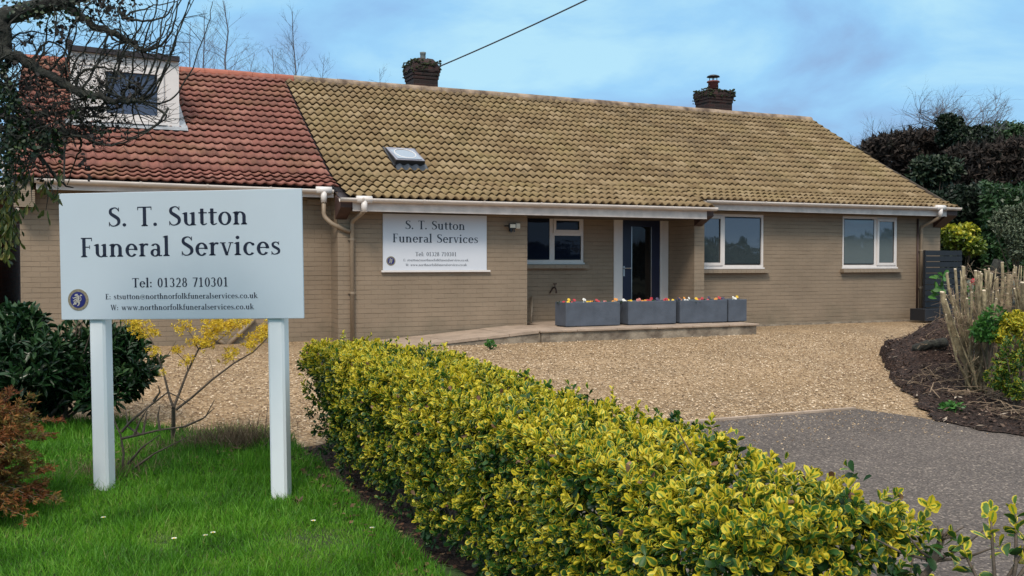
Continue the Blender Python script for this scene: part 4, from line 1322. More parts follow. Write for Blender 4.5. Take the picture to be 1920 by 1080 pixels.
for pi_, (px, pw, lab, nm) in enumerate(PL):
    o = empty('planter_trough', (px, -.84, PLAT + .004))
    tag(o, lab, 'planter', 'slate grey planters on the platform')
    b_ = MB(); hh = .405; t = .025
    pwr = pw; pd = .40
    b_.bev(0, pwr, 0, t, .012, hh, .008); b_.bev(0, pwr, pd - t, pd, .012, hh, .008)
    b_.box(0, t, t, pd - t, .02, hh - .003); b_.box(pwr - t, pwr, t, pd - t, .02, hh - .003); b_.box(.03, pwr - .03, .03, pd - .03, 0, .02)
    b_.build('trough', M['planter'], o)
    b_ = MB(); b_.box(t, pwr - t, t, pd - t, hh - .06, hh - .03); b_.build('compost', M['mulch'], o)
    cols = COLS[pi_]; n = len(cols)
    cnt = {}
    for k, c in enumerate(cols):
        fx = px + pw * (k + .5 + random.uniform(-.15, .15)) / n
        fy = -.84 + .20 + random.uniform(-.10, .08)
        f = pansy((fx, fy, PLAT + hh - .03), .09 if n > 3 else .08, c, 100 + pi_ * 20 + k)
        place = ['leftmost plant', 'second plant from the left', 'third plant from the left', 'fourth plant from the left', 'middle plant', 'sixth plant from the left', 'third plant from the right', 'second plant from the right', 'rightmost plant'] if n == 9 else ['left plant', 'middle plant', 'right plant']
        tag(f, '%s pansy, %s in the %s planter' % (c, place[k], nm), 'flower', 'pansies in the grey planters')

# ------------------------------------------------------------------ trellis planter at the right corner
TP = empty('trellis_planter', (12.30, .0, .04))
tag(TP, 'dark grey planter box with a tall slatted trellis beside the house corner', 'planter')
b_ = MB(); b_.bev(0, 1.45, -.22, .18, 0, .25, .006); b_.build('planter_box', M['trellis'], TP)
b_ = MB()
for i in range(10): b_.box(.34, 1.42, .10, .118, .27 + i * .122, .377 + i * .122)
b_.build('slat_panel', M['trellis'], TP)
for xx in (.34, 1.37):
    b_ = MB(); b_.box(xx, xx + .045, .119, .16, .2, 1.48); b_.build('upright', M['trellis'], TP)
sh = empty('young_laurel', (12.62, -.3, .0))
tag(sh, 'small bright green broad-leaved plant in front of the slatted trellis', 'plant')
n = 16
P = np.stack([rng.uniform(-.10, .18, n), rng.uniform(-.08, .08, n), rng.uniform(.45, 1.0, n)], 1)
leaves('leaf', P, unit(rng.normal(0, 1, (n, 3)) * (1, .5, .6) + (0, 0, .6)), np.tile((0, -1., .6), (n, 1)), .20, .09, M['brightgreen'], sh)
b_ = MB(); b_.tube([(0, 0, .0), (.02, 0, .5), (.05, 0, .98)], [.012, .01, .005], 5); b_.build('stem', M['bark2'], sh)

# ------------------------------------------------------------------ vegetation helpers


def grow(mb, p, d, L, r, depth, maxd, rr, bend_=.25, kids=(2, 4), up=.1, shrink=.62, tips=None, n=4, seg=4, ang=.7):
    """recursive bare branch"""
    p = Vector(p); d = Vector(d).normalized()
    pts = [p.copy()]; rad = [r]
    for i in range(seg):
        d = (d + Vector((rr.gauss(0, bend_), rr.gauss(0, bend_), rr.gauss(0, bend_) + up)) * .5).normalized()
        p = p + d * L / seg
        pts.append(p.copy()); rad.append(r * (1 - .55 * (i + 1) / seg))
    mb.tube(pts, rad, n, False)
    if tips is not None: tips.append((pts[-1].copy(), d.copy(), depth))
    if depth < maxd:
        for k in range(rr.randint(*kids)):
            t = rr.uniform(.25, 1)
            i = min(seg - 1, int(t * seg)); q = pts[i].lerp(pts[i + 1], t * seg - i)
            dd = (d + Vector((rr.gauss(0, ang), rr.gauss(0, ang), rr.gauss(0, ang) * .7 + up))).normalized()
            grow(mb, q, dd, L * rr.uniform(shrink * .7, shrink * 1.15), max(rad[i] * .6, .0018), depth + 1, maxd, rr, bend_, kids, up, shrink, tips, max(3, n - 1), seg, ang)


def blob_points(c, rad, n, lumps, seed, jit=.10, flat=.0):
    """points and outward normals on a lumpy crown: several overlapping ellipsoids"""
    r = np.random.default_rng(seed)
    c = np.array(c, float); rad = np.array(rad, float)
    cs = unit(r.normal(size=(lumps, 3))) * rad * r.uniform(.35, .78, (lumps, 1))
    cs[:, 2] = np.where(cs[:, 2] < -rad[2] * .5, cs[:, 2] * .3, cs[:, 2])
    rs = r.uniform(.28, .52, lumps)
    k = r.integers(0, lumps, n)
    nn = unit(r.normal(size=(n, 3)))
    depth = 1 - np.abs(r.normal(0, jit, n)) + r.normal(0, .04, n)
    P = c + cs[k] + nn * (rs[k] * depth)[:, None] * rad
    N2 = unit(nn + unit(P - c) * .5)
    # drop points buried deep in other lumps
    return P, N2


def bush(name, c, rad, n, ls, lw, mat, label, cat, seed, lumps=9, up=.2, group=None, tmpl='leaf', stems=6, jit=.15, part='foliage', droop=0, base=None, tintf=None, stemmat=None, spread=.9):
    gx, gy = c[0], c[1]
    b0 = base if base is not None else float(gz(c[1]))
    o = empty(name, (gx, gy, b0))
    tag(o, label, cat, group)
    cc = np.array([0, 0, c[2] - b0])
    P, Nn = blob_points(cc, rad, n, lumps, seed, jit)
    r = np.random.default_rng(seed + 1)
    keep = P[:, 2] > .02
    P, Nn = P[keep], Nn[keep]; n = len(P)
    D = unit(Nn * .6 + r.normal(0, spread, (n, 3)) * .8 + (0, 0, up))
    Un = unit(Nn + (0, 0, .6) + r.normal(0, .4, (n, 3)))
    s = r.uniform(.65, 1.25, n)
    tv = r.random(n)
    if tintf: tv = np.clip(tintf(P, Nn, tv), 0, 1)
    leaves(part, P, D, Un, ls * s, lw * s, mat, o, tv, tmpl)
    if stems:
        m_ = MB(); rr = random.Random(seed)
        for k in range(stems):
            a = rr.random() * 6.28
            t = Vector((rad[0] * .7 * math.cos(a), rad[1] * .7 * math.sin(a), cc[2] + rad[2] * rr.uniform(-.2, .6)))
            m_.tube([(rr.uniform(-.06, .06) * rad[0], rr.uniform(-.06, .06) * rad[1], 0), (t.x * .35, t.y * .35, t.z * .5), tuple(t)], [.03 * rad[0] + .006, .02 * rad[0] + .004, .003], 5)
        m_.build('stem', stemmat or M['bark2'], o)
    return o


# ------------------------------------------------------------------ the variegated hedge
def shoots(P, A, ll, tint, nl=9, seed=0, size=(.050, .030)):
    """vectorised leafy shoots: nl leaves spiralling up each axis A from P"""
    r = np.random.default_rng(seed)
    n = len(P); A = unit(A)
    ref = unit(np.cross(A, r.normal(size=(n, 3)))); bi = np.cross(A, ref)
    k = np.arange(nl)
    az = (k * 2.4)[None] + r.uniform(0, 6.28, (n, 1)) + r.normal(0, .25, (n, nl))
    th = np.linspace(1.45, .30, nl)[None] + r.normal(0, .14, (n, nl))
    rad_ = np.cos(az)[..., None] * ref[:, None] + np.sin(az)[..., None] * bi[:, None]
    D = A[:, None] * np.cos(th)[..., None] + rad_ * np.sin(th)[..., None]
    U = A[:, None] * np.sin(th)[..., None] - rad_ * np.cos(th)[..., None]
    pos = P[:, None] + A[:, None] * (np.linspace(-.06, 0.0, nl)[None, :, None] * (ll[:, None, None] if hasattr(ll, 'shape') else ll))
    s = r.uniform(.75, 1.2, (n, nl)) * np.linspace(1.05, .72, nl)[None]
    t = np.clip(tint[:, None] + np.linspace(-.18, .22, nl)[None] + r.normal(0, .12, (n, nl)), 0, 1)
    return pos.reshape(-1, 3), D.reshape(-1, 3), U.reshape(-1, 3), (size[0] * s).ravel(), (size[1] * s).ravel(), t.ravel()


def hedge():
    r = np.random.default_rng(21)
    HY0, HY1 = -12.52, -6.50
    o = empty('variegated_hedge', (-1.5, -10, float(gz(-10))))
    tag(o, 'clipped knee-high hedge of yellow and green variegated leaves along the lawn', 'hedge')
    off = np.array([-1.5, -10, float(gz(-10))])
    top = lambda y: .545 + .03 * noise2(y * 1.0, y * 0 + 3, 2.2, 31) + .03 * np.cos((np.asarray(y) + 9.2) / 4 * 3.14) + .012 * (np.asarray(y) + 10)

    def xw(y, z):   # half width, narrower at foot, rounded shoulders
        h = (z - gz(y)) / (top(y) - gz(y))
        return .41 * (0.76 + .24 * np.clip(h * 2.0, 0, 1)) * np.sqrt(np.clip(1 - np.clip((h - .8) / .2, 0, 1) ** 2 * .28, 0, 1))
    L = HY1 - HY0
    nf, nt, nb, ne = 3900, 2300, 700, 430
    Ps, As, tn = [], [], []
    # sides
    for n_, sg in ((nf, -1), (nb, 1)):
        y = HY0 + L * r.random(n_)
        hh = r.random(n_) ** .8
        z = gz(y) + .09 + (top(y) - gz(y) - .09) * hh
        ok = (r.random(n_) < np.clip(.26 + hh * 2.2, 0, 1)) & ~((hh < .5) & (noise2(y, z * 2, 3.0, 8) > .22)) & ~((hh < .72) & (y > -7.3) & (r.random(n_) < .72)) & ~(noise2(y * 1.5, z * 3, 4.0, 9) > .62)
        y, z, hh = y[ok], z[ok], hh[ok]
        bulge = .06 * noise2(y, z, 3.2, 33) + .03 * noise2(y, z, 9, 34)
        x = -1.5 + sg * (xw(y, z) + bulge - np.abs(r.normal(0, .055, len(y))))
        Ps.append(np.stack([x, y, z], 1)); As.append(np.stack([np.full(len(y), sg * 1.0), np.zeros(len(y)), .25 + .55 * hh], 1) + r.normal(0, .38, (len(y), 3)))
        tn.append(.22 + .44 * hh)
    y = HY0 + L * r.random(nt); xo = r.uniform(-1, 1, nt)
    z = top(y) + .045 * noise2(xo * .4, y, 5, 35) + .02 * noise2(xo, y, 12, 36) - .035 * np.abs(xo) ** 5 - np.abs(r.normal(0, .03, nt)) + (r.random(nt) < .06) * r.uniform(0, .07, nt)
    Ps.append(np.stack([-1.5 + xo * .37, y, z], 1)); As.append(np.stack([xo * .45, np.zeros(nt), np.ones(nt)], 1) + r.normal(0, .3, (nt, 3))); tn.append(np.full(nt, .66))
    for yy, sg, n_ in ((HY0, -1, ne), (HY1, 1, ne)):
        z = gz(yy) + .1 + (.5 - gz(yy) - .1) * r.random(n_) ** (.7 if sg < 0 else .32)
        Ps.append(np.stack([-1.5 + r.uniform(-.36, .36, n_), yy + sg * (.02 - np.abs(r.normal(0, .06, n_))) + 0 * z, z], 1))
        As.append(np.stack([np.zeros(n_), np.full(n_, sg), np.full(n_, .6)], 1) + r.normal(0, .35, (n_, 3))); tn.append(np.full(n_, .5))
    P = np.concatenate(Ps); A_ = np.concatenate(As); t = np.concatenate(tn)
    patch = noise2(P[:, 1] * 1.2 + P[:, 0], P[:, 2] * 2.2 + P[:, 0] * 2, 2.4, 40)
    t = t + .24 * patch + .14 * noise2(P[:, 1] * 3, P[:, 2] * 4, 3.0, 41) + r.normal(0, .22, len(P)) - .03
    green = (patch < -.52)
    t = np.where(green, t * .25, t)
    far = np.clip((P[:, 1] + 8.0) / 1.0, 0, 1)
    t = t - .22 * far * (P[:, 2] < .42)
    
    far_end = (P[:, 1] > -7.0) & (P[:, 2] < .38) & (r.random(len(P)) < .6)
    near_end = (P[:, 1] < -12.0) & (P[:, 2] < .36) & (r.random(len(P)) < .55)
    k_ = ~(far_end | near_end); P, A_, t = P[k_], A_[k_], t[k_]
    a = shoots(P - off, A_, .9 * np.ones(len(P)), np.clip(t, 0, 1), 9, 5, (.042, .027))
    sv = np.repeat(r.uniform(.66, 1.28, len(P)), 9)
    parts_ = [(*a[:3], a[3] * sv, a[4] * sv, a[5])]
    # a few sprigs standing proud of the clipped top, and withered leaves
    n_ = 90
    y = HY0 + .1 + (L - .2) * r.random(n_); x = -1.5 + r.uniform(-.36, .36, n_)
    b0 = np.stack([x, y, top(y) + r.uniform(.01, .06, n_)], 1)
    a = shoots(b0 - off, r.normal(0, .35, (n_, 3)) + (0, 0, 1), 1.3 * np.ones(n_), r.uniform(.2, .9, n_), 6, 15, (.046, .026))
    parts_.append(a)
    c_ = [np.concatenate([q[i] for q in parts_]) for i in range(6)]
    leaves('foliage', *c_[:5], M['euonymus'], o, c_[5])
    n_ = 260; j_ = r.integers(0, len(P), n_)
    leaves('withered_leaves', P[j_] - off + A_[j_] * .01, rnd(n_), rnd(n_), .035, .022, M['litter'], o, r.uniform(.5, 1, n_))
    # inner leaves, darker and sparser, so that gaps read as depth
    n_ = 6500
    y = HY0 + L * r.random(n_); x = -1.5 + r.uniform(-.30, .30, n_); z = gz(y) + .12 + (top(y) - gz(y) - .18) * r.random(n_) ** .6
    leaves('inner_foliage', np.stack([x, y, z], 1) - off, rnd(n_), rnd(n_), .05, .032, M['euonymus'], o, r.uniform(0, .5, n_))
    m_ = MB(); rr = random.Random(5)
    yv = HY0 + .1
    while yv < HY1:
        for k in range(4):
            b0 = Vector((-1.5 + rr.uniform(-.14, .14), yv + rr.uniform(-.1, .1), float(gz(yv))))
            e0 = Vector((-1.5 + rr.uniform(-.33, .33), yv + rr.uniform(-.25, .25), rr.uniform(.2, .46)))
            md = b0.lerp(e0, .5) + Vector((rr.uniform(-.05, .05), rr.uniform(-.05, .05), -.05))
            m_.tube([b0 - Vector(off), md - Vector(off), e0 - Vector(off)], [rr.uniform(.009, .018), .008, .003], 5, False)
            for q in range(3):
                s0 = md.lerp(e0, rr.random()); e1 = s0 + Vector((rr.uniform(-.16, .16), rr.uniform(-.16, .16), rr.uniform(.02, .2)))
                m_.tube([s0 - Vector(off), e1 - Vector(off)], [.004, .002], 4, False)
        yv += .26
    m_.build('stems', M['bark2'], o)


hedge()
# ragged end of the row: cut stub and a sapling
SE = empty('clipped_stub', tuple(at(1735, 1150, 2.75)))
SE.location.z = gz(-13)
tag(SE, 'bare clipped woody stub with a frayed cut tip at the hedge end', 'shrub')
o3 = Vector(SE.location)
b_ = MB(); rr = random.Random(8)
tipp = Vector(at(1765, 1012, 2.70)); basep = o3
b_.tube([basep - o3, Vector(at(1700, 1120, 2.72)) - o3, Vector(at(1748, 1060, 2.70)) - o3, tipp - o3], [.014, .011, .0095, .010], 8)
for k in range(10):
    e0 = tipp + Vector((rr.uniform(-.05, .06), rr.uniform(-.04, .04), rr.uniform(.01, .05)))
    b_.tube([tipp - o3, e0 - o3], [.006, .002], 4)
for (u, v) in ((1850, 990), (1880, 1020), (1700, 1000), (1640, 1010)):
    b_.tube([Vector(at(1752, 1052, 2.70)) - o3, Vector(at((1752 + u) / 2, (1052 + v) / 2 + 8, 2.68)) - o3, Vector(at(u, v, 2.66)) - o3], [.005, .004, .002], 5)
b_.build('stem', M['bark2'], SE, True)
P = np.array([at(u, v, 2.68) for u, v in ((1745, 1010), (1762, 1000), (1790, 1005), (1700, 1040), (1640, 1020), (1660, 1050), (1690, 1065))]) - np.array(o3)
a = shoots(P, rnd(len(P)) * .5 + (0, 0, 1), .9, np.full(len(P), .35), 7, 77, (.042, .024))
leaves('leaf', *a[:3], a[3], a[4], M['euonymus'], SE, a[5])

SP = empty('euonymus_sapling', tuple(at(1895, 1250, 2.45)))
SP.location.z = gz(-13)
tag(SP, 'thin young variegated sapling at the bottom right beside the asphalt', 'shrub')
o3 = Vector(SP.location)
b_ = MB(); ps = []
for path in (((1880, 1180), (1865, 1080), (1860, 1010), (1858, 955)), ((1880, 1180), (1885, 1090), (1915, 1040), (1935, 1000)), ((1880, 1180), (1905, 1060), (1905, 990), (1903, 950)),
             ((1880, 1180), (1840, 1100), (1815, 1050), (1800, 1020)), ((1885, 1120), (1925, 1060), (1945, 1035), (1965, 1010))):
    pp = [Vector(at(u, v, 2.45 + .02 * i)) - o3 for i, (u, v) in enumerate(path)]
    b_.tube(pp, [.006, .005, .004, .002], 5); ps += [np.array(pp[-1]), np.array(pp[-2]), (np.array(pp[-1]) + np.array(pp[-2])) / 2]
b_.tube([Vector((0, 0, 0)), Vector(at(1880, 1180, 2.45)) - o3], .008, 6)
b_.build('stem', M['bark2'], SP, True)
P = np.array(ps)
a = shoots(P, rnd(len(P)) * .6 + (0, 0, .9), 1.0, rng.uniform(.35, .8, len(P)), 5, 78, (.046, .026))
leaves('leaf', *a[:3], a[3], a[4], M['euonymus'], SP, a[5])


# ------------------------------------------------------------------ lawn grass, litter, daisies
def in_poly(x, y, poly):
    c = np.zeros(len(x), bool)
    j = len(poly) - 1
    for i in range(len(poly)):
        xi, yi = poly[i]; xj, yj = poly[j]
        c ^= ((yi > y) != (yj > y)) & (x < (xj - xi) * (y - yi) / (yj - yi + 1e-12) + xi)
        j = i
    return c


def grass():
    r = np.random.default_rng(3)
    n = 250000
    y = -12.0 + 7.6 * r.random(n); x = -6.8 + 4.95 * r.random(n)
    # denser near the camera, only what the view can hold
    ok = in_poly(x, y, LAWN)
    q = np.stack([x, y, np.full(n, -.4)], 1) - CAM
    d = q @ FW; u = CX + F * (q @ RT) / d
    ok &= (u > -120) & (u < 1000) & (r.random(n) < np.clip(1.25 - (d - 4) * .10, .5, 1))
    x, y, d = x[ok], y[ok], d[ok]; n = len(x)
    z = lawn_z(x, y)
    clump = noise2(x, y, 5, 50); tall = noise2(x, y, 2.2, 51)
    mossy = np.clip(noise2(x, y, 2.6, 52) - .25, 0, 1) + .55 * np.exp(-((x + 2.35) ** 2 + (y + 9.0) ** 2) / .12)
    h = (.045 + .030 * clump + .03 * np.clip(tall, 0, 1) + r.gamma(2, .011, n)) * np.clip(1 - mossy * 1.3, .25, 1)
    h = np.where(y > -7.2, h * (1.0 + .5 * r.random(n)), h)
    lean = r.normal(0, .38, (n, 2)) + np.stack([noise2(x, y, 4, 53), noise2(x, y, 4, 54)], 1) * .45
    D = unit(np.stack([lean[:, 0], lean[:, 1], np.ones(n)], 1))
    Nn = unit(np.stack([r.normal(size=n), r.normal(size=n), .1 * np.ones(n)], 1))
    t = np.clip(.48 + .34 * noise2(x, y, 2.2, 55) + .16 * noise2(x, y, 7, 56) + r.normal(0, .19, n) + mossy * .8, 0, 1)
    t = np.where(r.random(n) < .018, 1, np.minimum(t, .93))
    o = leaves('grass', np.stack([x, y, z - .005], 1), D, Nn, np.maximum(h, .014), .0048 * (1 + .10 * np.maximum(d - 5, 0)), M['grass'], None, t, 'blade')
    tag(o, 'short bright green grass growing over the front lawn', 'grass', kind='stuff')


grass()


def scatter_flat(name, x, y, zfun, size, mat, label, cat, lift=.01, asp=.6, tmpl='flat', tilt=.45):
    n = len(x)
    P = np.stack([x, y, zfun(x, y) + lift], 1)
    D = unit(np.stack([rng.normal(size=n), rng.normal(size=n), rng.normal(0, tilt * .5, n)], 1))
    Nn = unit(np.stack([rng.normal(0, tilt, n), rng.normal(0, tilt, n), np.ones(n)], 1))
    s = size * rng.uniform(.5, 1.4, n)
    o = leaves(name, P, D, Nn, s, s * asp, mat, None, rng.random(n), tmpl)
    tag(o, label, cat, kind='stuff')
    return o


n = 1500
scatter_flat('leaf_litter', rng.uniform(-2.08, -1.05, n), rng.uniform(-13.2, -6.6, n), lambda x, y: gz(y) + .03 + 0 * x, .045, M['litter'], 'dry brown fallen leaves lying along the foot of the hedge', 'leaf litter')
n = 420
scatter_flat('dry_debris', -3.2 + rng.normal(0, .55, n), -6.55 + rng.normal(0, .28, n), lambda x, y: lawn_z(x, y) + .02, .06, M['litter'], 'dead leaves and twigs lying under the bare shrubs', 'leaf litter', asp=.35)
def stones(name, x, y, lo, hi, cols, label, lift=.012):
    n = len(x); V0 = np.array([[1, 0, 0], [0, 1, 0], [-1, 0, 0], [0, -1, 0], [.45, .45, .6], [-.45, .45, .6], [-.45, -.45, .6], [.45, -.45, .6]])
    Q0 = np.array([[4, 5, 6, 7], [0, 1, 5, 4], [1, 2, 6, 5], [2, 3, 7, 6], [3, 0, 4, 7]])
    a = rng.uniform(0, 6.28, n); c, s_ = np.cos(a), np.sin(a)
    sc = rng.uniform(lo, hi, (n, 1)) * rng.uniform(.6, 1.2, (n, 3)); 
    V = V0[None] * sc[:, None]
    V = V + rng.normal(0, .12, V.shape) * sc[:, None]
    V = np.stack([V[..., 0] * c[:, None] - V[..., 1] * s_[:, None], V[..., 0] * s_[:, None] + V[..., 1] * c[:, None], V[..., 2]], 2)
    V += np.stack([x, y, gz(y) + lift], 1)[:, None]
    Q = (Q0[None] + (np.arange(n) * 8)[:, None, None]).reshape(-1, 4)
    o = np_mesh(name, V.reshape(-1, 3), Q, cols, None, {'tint': np.repeat(rng.random(n), 8)})
    tag(o, label, 'gravel', kind='stuff')


M['stone_chip'] = leafmat('stone_chip', [(0, (.13, .075, .04)), (.4, (.34, .23, .125)), (.75, (.52, .38, .24)), (1, (.74, .60, .44))], rough=.8, trans=0)
n = 26000
x = rng.uniform(-4, 9, n); y = -6.9 + 5.5 * rng.random(n) ** 1.5
k = in_poly(x, y, [(-3.3, -5.0), (-2.6, -5.7), (-.9, -6.2), (-.9, -6.62), (4.15, -6.62), (4.7, -6.9), (6.3, -5.1), (8, -3.6), (11, -1.4), (-4, -1.4)])
stones('loose_gravel', x[k], y[k], .007, .016, M['stone_chip'], 'loose golden gravel stones lying over the drive')
n = 900
x = rng.uniform(-1, 5, n); y = -6.72 - np.abs(rng.normal(0, .35, n)) - .9 * rng.random(n) ** 4
stones('stray_gravel', x, y, .005, .011, M['stone_chip'], 'stray pale stones scattered over the asphalt beside the gravel edge', .010)

# curled dead leaf in the lawn by the right post
b_ = MB()
for k in range(5):
    a = k * 1.2; b_.add([(0, 0, .01), (.03 * math.cos(a), .03 * math.sin(a), .035), (.05 * math.cos(a + .5), .05 * math.sin(a + .5), .06), (.02 * math.cos(a + 1), .02 * math.sin(a + 1), .04)], ((0, 1, 2, 3),))
o = b_.build('fallen_leaf', plain('russet_leaf', (.10, .055, .03), .7, var=.4, scale=30), None)
o.location = (-2.27, -8.16, float(lawn_z(-2.27, -8.16)) + .02); tag(o, 'curled brown dead leaf lying in the grass beside the right sign post', 'leaf')


def daisy(x, y, lab, s=1.0):
    o = empty('daisy', (x, y, float(lawn_z(x, y)) + .045))
    b_ = MB()
    for k in range(12):
        a = k * math.pi / 6
        c, s_ = math.cos(a), math.sin(a)
        b_.add([(c * .003 * s, s_ * .003 * s, 0), (c * .010 * s - s_ * .003 * s, s_ * .010 * s + c * .003 * s, .003), (c * .014 * s, s_ * .014 * s, .004), (c * .010 * s + s_ * .003 * s, s_ * .010 * s - c * .003 * s, .003)], ((0, 3, 2, 1),))
    b_.build('petals', M['petal']['white'], o)
    b_ = MB(); b_.lathe((0, 0, 0), [(.004 * s, 0), (.003 * s, .004 * s)], 8); b_.build('flower_centre', M['petal']['yellow'], o)
    b_ = MB(); b_.tube([(0, 0, -.04), (0, 0, 0)], .001, 4); b_.build('stem', M['greenshrub'], o)
    tag(o, lab, 'flower', 'daisies in the lawn')


for (x, y, lab) in ((-3.125, -8.76, 'lone white daisy in the lawn midway between the sign posts'), (-2.95, -8.78, 'left one of two white daisies side by side in the lawn'), (-2.90, -8.74, 'right one of two white daisies side by side in the lawn'),
                    (-3.50, -8.05, 'white daisy in the grass just below the left sign post'), (-2.28, -8.70, 'white daisy in the lawn to the right of the right sign post'),
                    (-1.98, -9.00, 'white daisy in the mossy lawn beside the hedge foot')):
    daisy(x, y, lab, 1.25)


# ------------------------------------------------------------------ shrubs left
def laurel():
    lc = at(98, HOR, 8.8)
    o = empty('laurel_shrub', (lc[0], lc[1], float(gz(lc[1]))))
    tag(o, 'large dark green laurel shrub with long glossy leaves behind the left post', 'shrub')
    r = np.random.default_rng(60)
    P, N2 = blob_points((0, 0, .52), (.88, .70, .47), 900, 14, 61, .10)
    k = P[:, 2] > .10; P, N2 = P[k], N2[k]
    a = shoots(P, N2 + (0, 0, 1.1), 2.6, r.random(len(P)) * .7 + .05 + .3 * (P[:, 2] > .9), 8, 62, (.135, .036))
    leaves('foliage', *a[:3], a[3], a[4], M['laurel'], o, a[5])
    m_ = MB(); rr = random.Random(6)
    for k in range(14):
        e0 = Vector((rr.uniform(-.8, .8), rr.uniform(-.6, .6), rr.uniform(.5, 1.0)))
        m_.tube([(rr.uniform(-.1, .1), rr.uniform(-.1, .1), 0), tuple(e0 * .5 + Vector((0, 0, -.08))), tuple(e0)], [.02, .012, .004], 5)
    m_.build('stem', M['bark2'], o)


laurel()
bush('laurel_shrub', tuple(at(-10, 670, 8.6)), (.60, .7, .58), 4200, .12, .036, M['laurel'], 'dark green laurel at the left edge beside the house corner', 'shrub', 64, 9, .6)


def conifer():
    c = at(-60, 935, 6.2)
    o = empty('dying_conifer', (c[0], c[1], float(gz(c[1]))))
    tag(o, 'low browning conifer with rust and green sprays at the left edge', 'shrub')
    r = random.Random(9); m_ = MB(); ps, ds = [], []
    for k in range(120):
        a = r.uniform(-2.4, 1.4); el = r.uniform(-.1, 1.2)
        L = r.uniform(.32, .56) * (1 - .25 * el)
        d = Vector((math.cos(a) * math.cos(el), math.sin(a) * math.cos(el), math.sin(el)))
        p0 = Vector((0, 0, r.uniform(.1, .62))); pts = [p0]
        dd = d.copy()
        for i in range(6):
            dd = (dd + Vector((r.gauss(0, .1), r.gauss(0, .1), -.06))).normalized()
            pts.append(pts[-1] + dd * L / 6)
        pts = [Vector((q.x, q.y, max(q.z, .03))) for q in pts]
        m_.tube(pts, [.006, .005, .004, .003, .003, .002, .001], 4, False)
        for i in range(1, 7):
            for s in range(3):
                side = dd.cross(Vector((0, 0, 1))).normalized() * r.choice((-1, 1)) * r.uniform(.5, 1)
                q = pts[i]; e0 = q + (dd * .6 + side + Vector((0, 0, r.uniform(-.3, .3)))).normalized() * r.uniform(.05, .12)
                m_.tube([q, e0], [.0015, .001], 3, False)
                for w in np.linspace(.1, 1, 9):
                    for _ in range(2):
                        ps.append(tuple(q.lerp(e0, w))); ds.append(tuple((dd + Vector((r.gauss(0, .8), r.gauss(0, .8), r.gauss(0, .6)))).normalized()))
    m_.tube([(0, 0, 0), (.01, 0, .4), (0, .01, .75)], [.03, .02, .008], 7)
    m_.build('branches', M['twig'], o)
    P = np.array(ps); n = len(P)
    t = np.clip(.42 + .5 * noise2(P[:, 0] * 5, P[:, 2] * 6 + P[:, 1] * 4, 1.5, 70) + rng.normal(0, .12, n), 0, 1)
    leaves('needles', P, np.array(ds), rnd(n), .036, .008, M['conifer'], o, t, 'flat')


conifer()


def blossom_shrub():
    o3 = Vector(at(322, 840, 8.35)); o3.z = float(lawn_z(o3.x, o3.y))
    o = empty('flowering_shrub', tuple(o3))
    tag(o, 'leafless shrub with spidery yellow blossom between the two sign posts', 'shrub')
    m_ = MB(); D0 = 8.35
    def pth(l, dz=0): return [Vector(at(u, v, D0 + dz * i / len(l))) - o3 for i, (u, v) in enumerate(l)]
    bl = [([(322, 845), (325, 800), (325, 765)], [.022, .019, .017]),
          ([(325, 765), (318, 745), (308, 705), (295, 665), (285, 640), (262, 610), (245, 590)], [.012, .011, .009, .008, .006, .004, .002]),
          ([(325, 765), (335, 740), (350, 700), (372, 655), (400, 620), (430, 585)], [.013, .012, .010, .008, .005, .003]),
          ([(330, 768), (360, 745), (400, 710), (440, 680), (475, 660), (500, 635), (506, 615)], [.012, .010, .009, .008, .006, .004, .002]),
          ([(372, 655), (360, 630), (345, 610), (332, 600)], [.005, .004, .003, .002]),
          ([(372, 655), (395, 650), (420, 630), (450, 605), (462, 590)], [.005, .004, .003, .003, .002]),
          ([(352, 695), (350, 680), (340, 670), (330, 660)], [.004, .003, .003, .002]),
          ([(300, 680), (315, 665), (330, 640)], [.003, .003, .002]), ([(400, 710), (398, 690), (392, 670)], [.003, .002, .002]), ([(440, 680), (430, 665), (420, 650)], [.003, .002, .002])]
    for i, (l, rd) in enumerate(bl): m_.tube(pth(l, (i % 3 - 1) * .25), rd, 7, False)
    m_.build('stem', M['bark2'], o, True)
    clusters = [(262, 612, 34, 60), (250, 600, 30, 50), (285, 622, 22, 40), (290, 655, 16, 22), (345, 612, 26, 45), (405, 598, 42, 110), (420, 615, 38, 90), (385, 645, 26, 60), (365, 640, 18, 30), (330, 655, 16, 26), (350, 675, 20, 30),
                (440, 605, 26, 50), (460, 600, 20, 40), (470, 645, 24, 45), (490, 630, 30, 85), (500, 615, 24, 60), (425, 668, 20, 30), (435, 660, 18, 26), (305, 700, 10, 6), (390, 625, 30, 60)]
    P, D = [], []
    for u, v, s, n in clusters:
        for k in range(int(n * .55)):
            c = np.array(at(u + rng.normal(0, s * .34), v + rng.normal(0, s * .24), D0 + rng.normal(0, .12))) - np.array(o3)
            for j in range(11):
                P.append(c + rng.normal(0, .004, 3)); D.append(rng.normal(size=3))
    P = np.array(P); D = np.array(D)
    leaves('blossom', P, D, rnd(len(P)), .030, .009, M['blossom'], o, None, 'flat')


blossom_shrub()


def bare_shrub(name, u, v, d, sticks, mat, label, rad=.008):
    o3 = Vector(at(u, v, d)); o3.z = float(gz(o3.y)) + .01
    o = empty(name, tuple(o3)); tag(o, label, 'shrub')
    m_ = MB()
    for i, l in enumerate(sticks):
        n = len(l)
        pts = [Vector(at(a, b, d + .12 * math.sin(i * 2.1) * k / n)) - o3 for k, (a, b) in enumerate(l)]
        m_.tube(pts, [rad * (1 - .75 * k / max(1, n - 1)) for k in range(n)], 6, False)
    m_.build('stem', mat, o, True)
    return o


